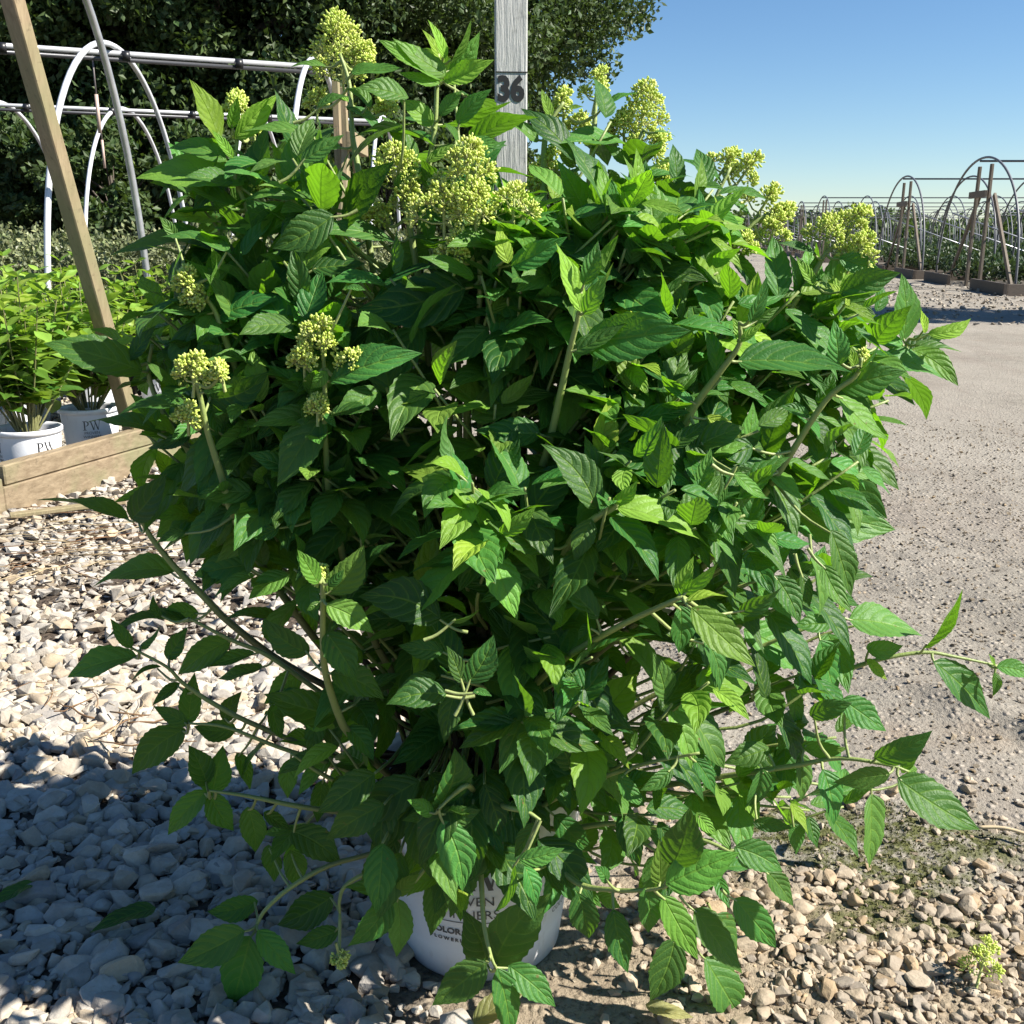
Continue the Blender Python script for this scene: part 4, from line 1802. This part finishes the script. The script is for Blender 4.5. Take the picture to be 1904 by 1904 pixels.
# --- left: two tunnels in front of the trees
def left_tunnel(tops, W, H, r, label, drops=(), frame_at=None):
    t = thing('hoop_tunnel', label, 'hoop tunnel', tuple(tops[0]), group='bare hoop tunnels left of the shrub')
    o = np.array(tops[0])
    me = hoop_mesh(W, H, r, PIPE_WHITE, .85)
    for q in tops:
        link('hoop', me, t, tuple(np.array(q) - o))
    a, b = np.array(tops[0]) - o + [0, 0, H - r * 2.4], np.array(tops[-1]) - o + [0, 0, H - r * 2.4]
    ext = (b - a) / np.linalg.norm(b - a)
    a = a - ext * 2.5
    mb = MB()
    mb.tube([a, (a + b) / 2, b], r * .9, 10)
    mb.tube([a - [0, 0, r * 1.9], (a + b) / 2 - [0, 0, r * 2.1], b - [0, 0, r * 1.9]], r * .75, 8, (.12, .12, .13))
    mb.build('ridge_pipe', PIPE_PAIR, t, True)
    L = np.linalg.norm(b - a)
    cl = MB()
    for k in np.arange(.25, L, .55):
        p = a + ext * k
        cl.tube([p - ext * .018 - [0, 0, r * .7], p + ext * .018 - [0, 0, r * .7]], r * 1.75, 10)
    cl.build('clips', BLACK, t, True)
    for k, ln in drops:
        p = a + (b - a) * k - [0, 0, r]
        dm = MB()
        dm.tube([p, p - [0, 0, ln * .55]], .004, 6, (.3, .3, .32))
        dm.tube([p - [0, 0, ln * .5], p - [0, 0, ln]], .009, 7, (1.1, .95, .85))
        dm.build('sprinkler_dropper', PIPE_ATTR, t, True)
    return t
PIPE_PAIR = simple('ridge pipe and hose', (.52, .53, .55), .38, .3, 14, metal=.3, attr=True)
PIPE_ATTR = simple('dropper tube', (.42, .36, .33), .5, attr=True)
base1 = [(-3.85, 4.55), (-2.9, 4.98), (-1.956, 5.43), (-1.03, 5.88)]
t1 = left_tunnel([(x, y, 0) for x, y in base1], 2.1, 1.63, .0142, 'middle hoop tunnel at left with pale hoops and a timber end frame behind the shrub', drops=((.62, .36), (.80, .36)))
ef = np.array([-.93, 5.80, 0]) - np.array([base1[0][0], base1[0][1], 0])
yy = np.array([0, 1.0, 0])
for sg in (-1, 1):
    mb = MB()
    mb.bar(ef + yy * sg * .14 + [.02, 0, 0], ef + yy * sg * .12 + [.02, 0, 1.50], .06, .034, up=(1, 0, 0))
    mb.build('post', POSTWOOD, t1)
    mb = MB()
    mb.bar(ef + yy * sg * .66 + [.065, 0, 0], ef + yy * sg * .17 + [.065, 0, 1.16], .06, .034, up=(1, 0, 0))
    mb.build('brace', POSTWOOD, t1)
mb = MB()
mb.bar(ef + yy * -.26 + [.105, 0, 1.20], ef + yy * .26 + [.105, 0, 1.20], .04, .09, up=(0, 0, 1))
mb.build('cross_block', POSTWOOD, t1)
base2 = [(-4.3, 7.1), (-3.55, 7.6), (-2.83, 8.0), (-1.92, 8.25), (-1.0, 8.5)]
left_tunnel([(x, y, 0) for x, y in base2], 2.1, 1.62, .0142, 'far hoop tunnel at left standing just before the dark trees', drops=((.66, .38),))

# --- right: tunnels in rows along the road
SK = .164                                     # the tunnel ends follow the slant of the road
def sk(x, y, z):
    return (x + SK * y, y, z)

def right_proto(label):
    W, H = 4.2, 1.76
    t = thing('hoop_tunnel', label, 'hoop tunnel', (0, 0, 0), group='hoop tunnels along the right side of the road')
    me = hoop_mesh(W, H, .016, PIPE_DARK, .78, 40)
    for i in range(14):
        link('hoop', me, t, (i * 1.2, 0, 0)).rotation_euler = (0, 0, -math.atan(SK))
    mb = MB()
    mb.tube([(-.05, 0, H - .045), (8, 0, H - .045), (16, 0, H - .045)], .015, 8)
    mb.build('ridge_pipe', PIPE_DARK, t, True)
    for sg in (-1, 1):
        mb = MB()
        mb.bar(sk(.04, sg * .34, 0), sk(.04, sg * .30, H - .10), .062, .034, up=(1, 0, 0))
        mb.build('post', GREYWOOD, t)
        mb = MB()
        mb.bar(sk(.10, sg * 1.62, .05), sk(.10, sg * .36, 1.26), .062, .034, up=(1, 0, 0))
        mb.build('brace', GREYWOOD, t)
        mb = MB()
        mb.tube([sk(.03, sg * W * .37, 1.05), sk(3.0, sg * W * .40, .06)], .013, 6)
        mb.build('diagonal_pipe', PIPE, t, True)
        mb = MB()
        y0 = sg * (W / 2 + .05)
        mb.bar(sk(-.12, y0, .07), (16, y0, .07), .045, .15, up=(0, 0, 1))
        mb.build('side_board', DARKBOARD, t)
        mb = MB()
        mb.bar(sk(-.145, sg * (W / 2 + .08), .075), sk(-.145, sg * .62, .075), .045, .15, up=(0, 0, 1))
        mb.build('end_board', DARKBOARD, t)
    mb = MB()
    mb.bar(sk(-.03, -.40, 1.27), sk(-.03, .40, 1.27), .04, .09, up=(0, 0, 1))
    mb.build('cross_block', GREYWOOD, t)
    return t
ORD = ['nearest hoop tunnel with timber end frame at the right edge of the photo', 'second hoop tunnel along the right side of the road, after the nearest',
       'third hoop tunnel along the right road, small behind the yellow flowers', 'fourth hoop tunnel along the right road, small behind the yellow flowers',
       'fifth hoop tunnel along the right road', 'sixth distant hoop tunnel along the right road', 'seventh distant hoop tunnel along the right road',
       'eighth distant hoop tunnel along the right road', 'ninth and farthest hoop tunnel along the right road']
proto = None
beds = []
for lab, D in zip(ORD, (15.0, 19.8, 30.0, 35.0, 40.0, 45.2, 51.0, 58.0, 66.0)):
    loc = (6.55 + (D - 15) * .146, D, 0)
    beds.append(loc)
    if proto is None:
        proto = right_proto(lab)
        proto.location = loc
    else:
        dup(proto, loc, label=lab)

# ================================================================== plants made of many small leaves
DV = np.array([[0, 0, 0], [.5, -.30, .06], [1, 0, -.05], [.5, .30, .06]])
DF = np.array([[0, 1, 2, 3]])
def leaf_cloud(c, size, nrm_hint, tone_, g):
    """diamond leaves at c"""
    n = len(c)
    d = norm(g.normal(size=(n, 3)) + nrm_hint * .5)
    h = norm(np.cross(d, g.normal(size=(n, 3)) + np.array([0, 0, .01])))
    R = np.stack([d, h, np.cross(d, h)], 2) * size[:, None, None]
    V, F = instance(DV, DF, R, c)
    col = np.repeat(np.column_stack([tone_, g.uniform(0, 1, n), g.uniform(0, 1, n)]), 4, 0)
    return V, F, col

def tree(loc, rx, ry, z0, z1, ncl, nl, lsz, label, seed, sub=1.0, lean=0, name='broadleaf_tree', group=None, spread=.16):
    g = np.random.default_rng(seed)
    t = thing(name, label, 'tree', loc, group=group)
    zc, rz = (z0 + z1) / 2, (z1 - z0) / 2
    cl = norm(g.normal(size=(ncl, 3))) * (g.uniform(.35, 1, (ncl, 1)) ** .45)
    bumps = 1 + .16 * np.sin(cl[:, :1] * 5 + seed) + .12 * g.normal(size=(ncl, 1))
    cl = cl * bumps * np.array([rx, ry, rz]) + np.array([0, 0, zc])
    cl = cl[cl[:, 2] > .35]
    C, S_, NH, TN = [], [], [], []
    for q in cl:
        r = (rx + rz) * .5 * spread * g.uniform(.65, 1.35)
        k = int(nl * g.uniform(.5, 1.4))
        o = norm(g.normal(size=(k, 3))) * (g.uniform(.1, 1, (k, 1)) ** .5) * r * np.array([1.15, 1.15, .7])
        C.append(q + o)
        S_.append(lsz * g.uniform(.6, 1.3, k))
        NH.append(np.tile(norm(q - [0, 0, zc]) * .4 + [0, 0, -.4], (k, 1)))
        TN.append(np.clip(g.normal(.4 + .15 * g.normal(), .2, k), 0, 1))
    V, F, col = leaf_cloud(np.concatenate(C), np.concatenate(S_), np.concatenate(NH), np.concatenate(TN), g)
    link('crown', mesh_np('crown', V, F, LEAF_TREE, col=col), t)
    mb = MB()
    pts = np.array([[0, 0, -.1], [lean * .2, .1, zc * .35], [lean * .5, 0, zc * .8], [lean, 0, zc + rz * .35]])
    sp = spline(pts, 5)
    mb.tube(sp, np.linspace(.26, .07, len(sp)) * sub, 10)
    for q in cl[:: max(1, len(cl) // 22)]:
        s0 = sp[int(g.uniform(.3, .95) * (len(sp) - 1))]
        m_ = (s0 + q) / 2 + [0, 0, .12 * rz]
        mb.tube(spline([s0, m_, q], 4), np.linspace(.075, .015, 9) * sub, 6)
    mb.build('trunk', BARK, t, True)
    return t

TG = 'trees behind the left hoop tunnels'
tree((-1.25, 15.6, 0), 2.6, 2.6, .9, 8.8, 420, 640, .092, 'tall broadleaf tree with ragged right edge against the blue sky', 3, group=TG)
tree((-4.2, 13.6, 0), 2.7, 2.3, .5, 8.6, 320, 640, .09, 'dark tree standing left of the tree that meets the sky', 4, group=TG)
tree((-7.6, 13.0, 0), 2.7, 2.3, .4, 8.2, 300, 640, .09, 'dark tree at far left behind the far hoop tunnel', 5, group=TG)
tree((-2.6, 19.0, 0), 3.2, 2.4, .3, 10.0, 190, 420, .15, 'tree filling the gap behind the two dark front trees', 6, group=TG)
tree((-6.4, 18.6, 0), 3.4, 2.4, .3, 10.0, 190, 420, .15, 'tree behind the dark trees at upper left', 8, group=TG)
tree((-10.8, 17.5, 0), 3.4, 2.6, .3, 9.5, 190, 420, .15, 'tree at the far left edge behind the others', 9, group=TG)
tree((9.0, 8.75, 0), 1.0, .75, 2.6, 6.6, 90, 200, .12, 'unseen small tree added beyond the right edge to shade the road', 77, sub=.5)  # out of view, added for the shade bands it throws across the road
ug = np.random.default_rng(21)
for i, (x, y) in enumerate(((-5.6, 11.2), (-4.1, 11.0), (-2.7, 11.4), (-1.4, 12.0), (-.2, 13.0))):
    tree((x, y, 0), 1.05, .8, .1, 1.9, 70, 260, .085, 'low dark bush growing under the trees behind the left hoops', 40 + i, sub=.18, name='understory_bush', group='low bushes under the trees')

# --- small leaved shrubs in the left tunnels
def box_shrub_mesh(seed, n=4200, R=.26, H=.80):
    g = np.random.default_rng(seed)
    nst = 60
    C, NH = [], []
    for i in range(nst):
        a, rr = g.uniform(0, 6.28), R * math.sqrt(g.uniform(0, 1))
        top = np.array([rr * math.cos(a) * 1.1, rr * math.sin(a) * 1.1, H * g.uniform(.80, 1.04) - .35 * rr])
        bot = np.array([rr * .5 * math.cos(a), rr * .5 * math.sin(a), .16])
        k = n // nst
        u = g.uniform(.1, 1, (k, 1)) ** .7
        C.append(bot + (top - bot) * u + g.normal(0, .018, (k, 3)))
        NH.append(np.tile([0, 0, 1.2], (k, 1)))
    C = np.concatenate(C)
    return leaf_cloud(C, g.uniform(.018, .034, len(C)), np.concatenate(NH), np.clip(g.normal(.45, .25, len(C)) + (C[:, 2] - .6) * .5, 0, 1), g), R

SG = 'small leaved shrubs packed under the left hoop tunnels'
protos = []
for sd in (1, 2, 3):
    (V, F, col), R0 = box_shrub_mesh(sd)
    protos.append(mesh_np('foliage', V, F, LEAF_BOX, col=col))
def stem_bundle(seed, R, H, n=9):
    g = np.random.default_rng(seed)
    mb = MB()
    for i in range(n):
        a, rr = g.uniform(0, 6.28), R * g.uniform(.3, 1)
        mb.tube([(0, 0, .1), (rr * .4 * math.cos(a), rr * .4 * math.sin(a), H * .5), (rr * math.cos(a), rr * math.sin(a), H)], [.006, .004, .002], 5, (.12, .09, .06))
    return mb.mesh('stems', STEM, True)
sb = stem_bundle(3, .2, .6)
def black_pot_mesh():
    mb = MB()
    mb.lathe([(0.001, .003), (.085, .003), (.088, .006), (.105, .17), (.108, .17), (.108, .186), (.102, .186), (.10, .16), (.001, .165)], 24)
    return mb.mesh('pot', BLACK, True)
bp = black_pot_mesh()
spots = []
for row, (ya, n) in enumerate(((4.72, 7), (5.22, 7), (5.75, 7))):
    for i in range(n):
        spots.append((-3.0 + i * .40 + (row % 2) * .17, ya + (i * .4) * .12 + random.uniform(-.05, .05)))
rec = None
for i, (x, y) in enumerate(spots):
    lab = 'small leaved olive green shrub in a packed bed under the left hoops'
    s = thing('small_shrub', lab, 'shrub', (x, y, 0), random.uniform(0, 6), SG)
    s.scale = (1, 1, random.uniform(.93, 1.05))
    link('foliage', protos[i % 3], s)
    link('stems', sb, s)
    link('pot', bp, s)

# --- young potted hydrangeas on the near bed
def young_plant(seed):
    g = np.random.default_rng(seed)
    mb = MB()
    b, tp, h, tn = [], [], [], []
    for i in range(34):
        a, rr = g.uniform(0, 6.28), .20 * math.sqrt(g.uniform(0.02, 1))
        top = np.array([rr * math.cos(a), rr * math.sin(a), g.uniform(.50, .68) - .45 * rr])
        base = np.array([.03 * math.cos(a), .03 * math.sin(a), .19])
        mid = base * .4 + top * .6
        mid[:2] = base[:2] * .5 + top[:2] * .5 * 1.2
        sp = spline([base, mid, top], 6)
        mb.tube(sp, np.linspace(.0032, .0015, len(sp)), 5, (.20, .20, .08), cap=False)
        ph = g.uniform(0, 3)
        for k in range(9):
            u = 1 - k * .09
            c = sp[int(u * (len(sp) - 1))]
            for sg in (1, -1):
                d = np.array([math.cos(ph) * sg, math.sin(ph) * sg, g.uniform(.0, .7) if k < 2 else g.uniform(-.5, .3)]) + g.normal(0, .2, 3)
                L = g.uniform(.042, .066) + .004 * k
                b.append(c)
                tp.append(c + norm(d) * L)
                h.append(np.array([0, 0, 1]) + g.normal(0, .3, 3))
                tn.append(np.clip(.95 - .11 * k + g.normal(0, .1), 0, 1))
            ph += 1.57
    n = len(b)
    V, F, uv, col = leaf_mesh(b, tp, h, g.uniform(.44, .6, n), g.uniform(-.02, .10, n), g.uniform(.2, .5, n), g.uniform(.01, .03, n), g.normal(0, .3, n), tn, serr=0)
    return mesh_np('foliage', V, F, LEAF_SMALL, True, uv=uv, col=col), mb.mesh('stems', STEM, True)

def young_potted(loc, label, seed, angs, rz=0):
    t = thing('potted_plant', label, 'potted plant', loc, rz, 'light green potted plants in the near bed')
    fm, sm_ = young_plant(seed)
    link('foliage', fm, t)
    link('stems', sm_, t)
    p, rad = pot(t, .074, .092, .20)
    for k, a in enumerate(angs):
        mb = logo(rad, a, .135, 1.0)
        mb.build('lettering', INK_GREY if seed == 32 else INK, p)
    return t
pa = young_potted((-1.405, 2.93, 0), 'light green potted plant at the left edge in the nearest white pot', 31, (-math.pi / 2 - .9, -math.pi / 2 + .95))
pb = young_potted((-1.375, 3.30, 0), 'light green potted plant in the white pot beside the leaning brace', 32, (-math.pi / 2 + .42,))
for i, (x, y) in enumerate(((-1.72, 3.25), (-1.80, 3.62), (-1.62, 3.95), (-1.42, 4.15), (-1.95, 4.1), (-2.2, 3.7))):
    dup(pa if i % 2 else pb, (x, y, 0), random.uniform(0, 6), 'light green potted plant standing behind the two front white pots')

# --- purple petunias half hidden behind the shrub
pt = thing('petunia', 'purple flowering petunia low on the ground behind the shrub', 'flower', (-1.42, 4.75, 0))
g = np.random.default_rng(9)
C = np.column_stack([g.normal(0, .16, 700), g.normal(0, .12, 700), np.abs(g.normal(.12, .05, 700))])
V, F, col = leaf_cloud(C, g.uniform(.03, .05, 700), np.tile([0, 0, .6], (700, 1)), g.uniform(.1, .6, 700), g)
link('foliage', mesh_np('foliage', V, F, LEAF_BED, col=col), pt)
for i in range(26):
    mb = MB()
    a = g.uniform(0, 6.28)
    rr = .27 * math.sqrt(g.uniform(0, 1))
    c = np.array([rr * math.cos(a), rr * .75 * math.sin(a), g.uniform(.14, .26)])
    ax = norm(np.array([math.cos(a) * .4, -.7, .7]) + g.normal(0, .2, 3))
    e = norm(np.cross(ax, [0, 0, 1]))
    f = np.cross(ax, e)
    th = np.linspace(0, 2 * math.pi, 15, endpoint=False)
    rim = np.array([c + ax * .012 + (e * math.cos(q) + f * math.sin(q)) * .030 * (1 + .10 * math.cos(5 * q)) for q in th])
    inn = np.array([c + (e * math.cos(q) + f * math.sin(q)) * .008 for q in th])
    mb.add(np.concatenate([inn, rim, [c - ax * .02]]), [(i_, (i_ + 1) % 15, 15 + (i_ + 1) % 15, 15 + i_) for i_ in range(15)] + [(30, (i_ + 1) % 15, i_) for i_ in range(15)])
    mb.build('blossom', PETAL, pt, True)

# --- dark bed shrubs in the right hand tunnels, and the far woods: masses nobody could count
g = np.random.default_rng(17)
C, TN, S_ = [], [], []
for (bx, by, _) in beds:
    n = 22000 if by < 22 else 6500
    x = bx + g.uniform(.3, 15.5 if by > 22 else 6.5, n)
    y = by + g.uniform(-1.95, 1.95, n)
    top = .37 + .08 * vnoise(x, y, .35, 11) + .06 * vnoise(x, y, .15, 12)
    z = top * (.25 + .75 * g.uniform(0, 1, n) ** .6)
    C.append(np.column_stack([x, y, z]))
    S_.append(g.uniform(.05, .10, n) * (1 if by < 22 else 1.8))
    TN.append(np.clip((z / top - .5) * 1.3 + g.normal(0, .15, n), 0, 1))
C = np.concatenate(C)
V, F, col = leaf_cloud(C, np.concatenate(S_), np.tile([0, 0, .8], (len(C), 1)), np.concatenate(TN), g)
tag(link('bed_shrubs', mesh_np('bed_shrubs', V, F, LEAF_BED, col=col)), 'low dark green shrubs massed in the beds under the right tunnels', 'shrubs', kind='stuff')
n = 26000
x = g.uniform(-30, 130, n)
y = 105 + g.uniform(-6, 6, n)
top = 2.0 + 1.1 * vnoise(x, y, 5, 13) + .7 * vnoise(x, y, 1.6, 14)
z = np.maximum(top, .6) * g.uniform(0, 1, n) ** .7
V, F, col = leaf_cloud(np.column_stack([x, y, z]), g.uniform(.5, .9, n), np.zeros((n, 3)), g.uniform(.2, .9, n), g)
tag(link('far_woods', mesh_np('far_woods', V, F, LEAF_TREE, col=col)), 'far line of trees on the horizon beyond the tunnels', 'woods', kind='stuff')

# ================================================================== small fallen things
def fallen_leaf(name, bpx, tpx, label, tn, z=.03, m=LEAF, lift=0):
    a, b = G(*bpx, z), G(*tpx, z)
    o = (a + b) / 2
    V, F, uv, col = leaf_mesh([a - o], [b - o + [0, 0, lift]], [[.1, -.1, 1]], [.42], [.06], [.35], [.03], [.3], [tn])
    return tag(link(name, mesh_np(name, V, F, m, True, uv=uv, col=col), None, tuple(o)), label, 'leaf')
PALE = leaf_material('withered leaf', (.20, .20, .06), (.34, .33, .12), (.45, .42, .2), (.3, .3, .12), (.3, .3, .06))
fallen_leaf('fallen_leaf', (290, 1688), (165, 1735), 'dark green leaf fallen on the shaded gravel left of the pot', .1)
fallen_leaf('fallen_leaf', (62, 1640), (-20, 1690), 'green leaf fallen on gravel at the left edge', .25)
fallen_leaf('fallen_leaf', (880, 1905), (985, 1858), 'pale withered leaf lying just in front of the white pot', .4, .012, PALE, .02)
fallen_leaf('fallen_leaf', (1200, 1868), (1290, 1892), 'yellow green leaf lying on the sandy dirt at bottom', .9, .010, PALE)
fc = thing('fallen_flower', 'small yellow green flower cluster lying on stones at lower right', 'flower', tuple(G(1830, 1812, .012)))
flower_head(np.array([-.008, -.006, .002]), np.array([.3, .3, 1.0]), .036, .036, .8, np.random.default_rng(3), 'buds', fc)
tw = MB()
q0, q1 = G(1815, 1538, .008), G(1925, 1556, .010)
tw.tube(spline([q0, (q0 + q1) / 2 + [0, .004, .003], q1], 4), .0022, 6, (1.5, 1.5, 1.5))
tag(tw.build('twig', STRAW, smooth=True), 'bleached thin twig lying on the dirt at the right edge', 'twig')
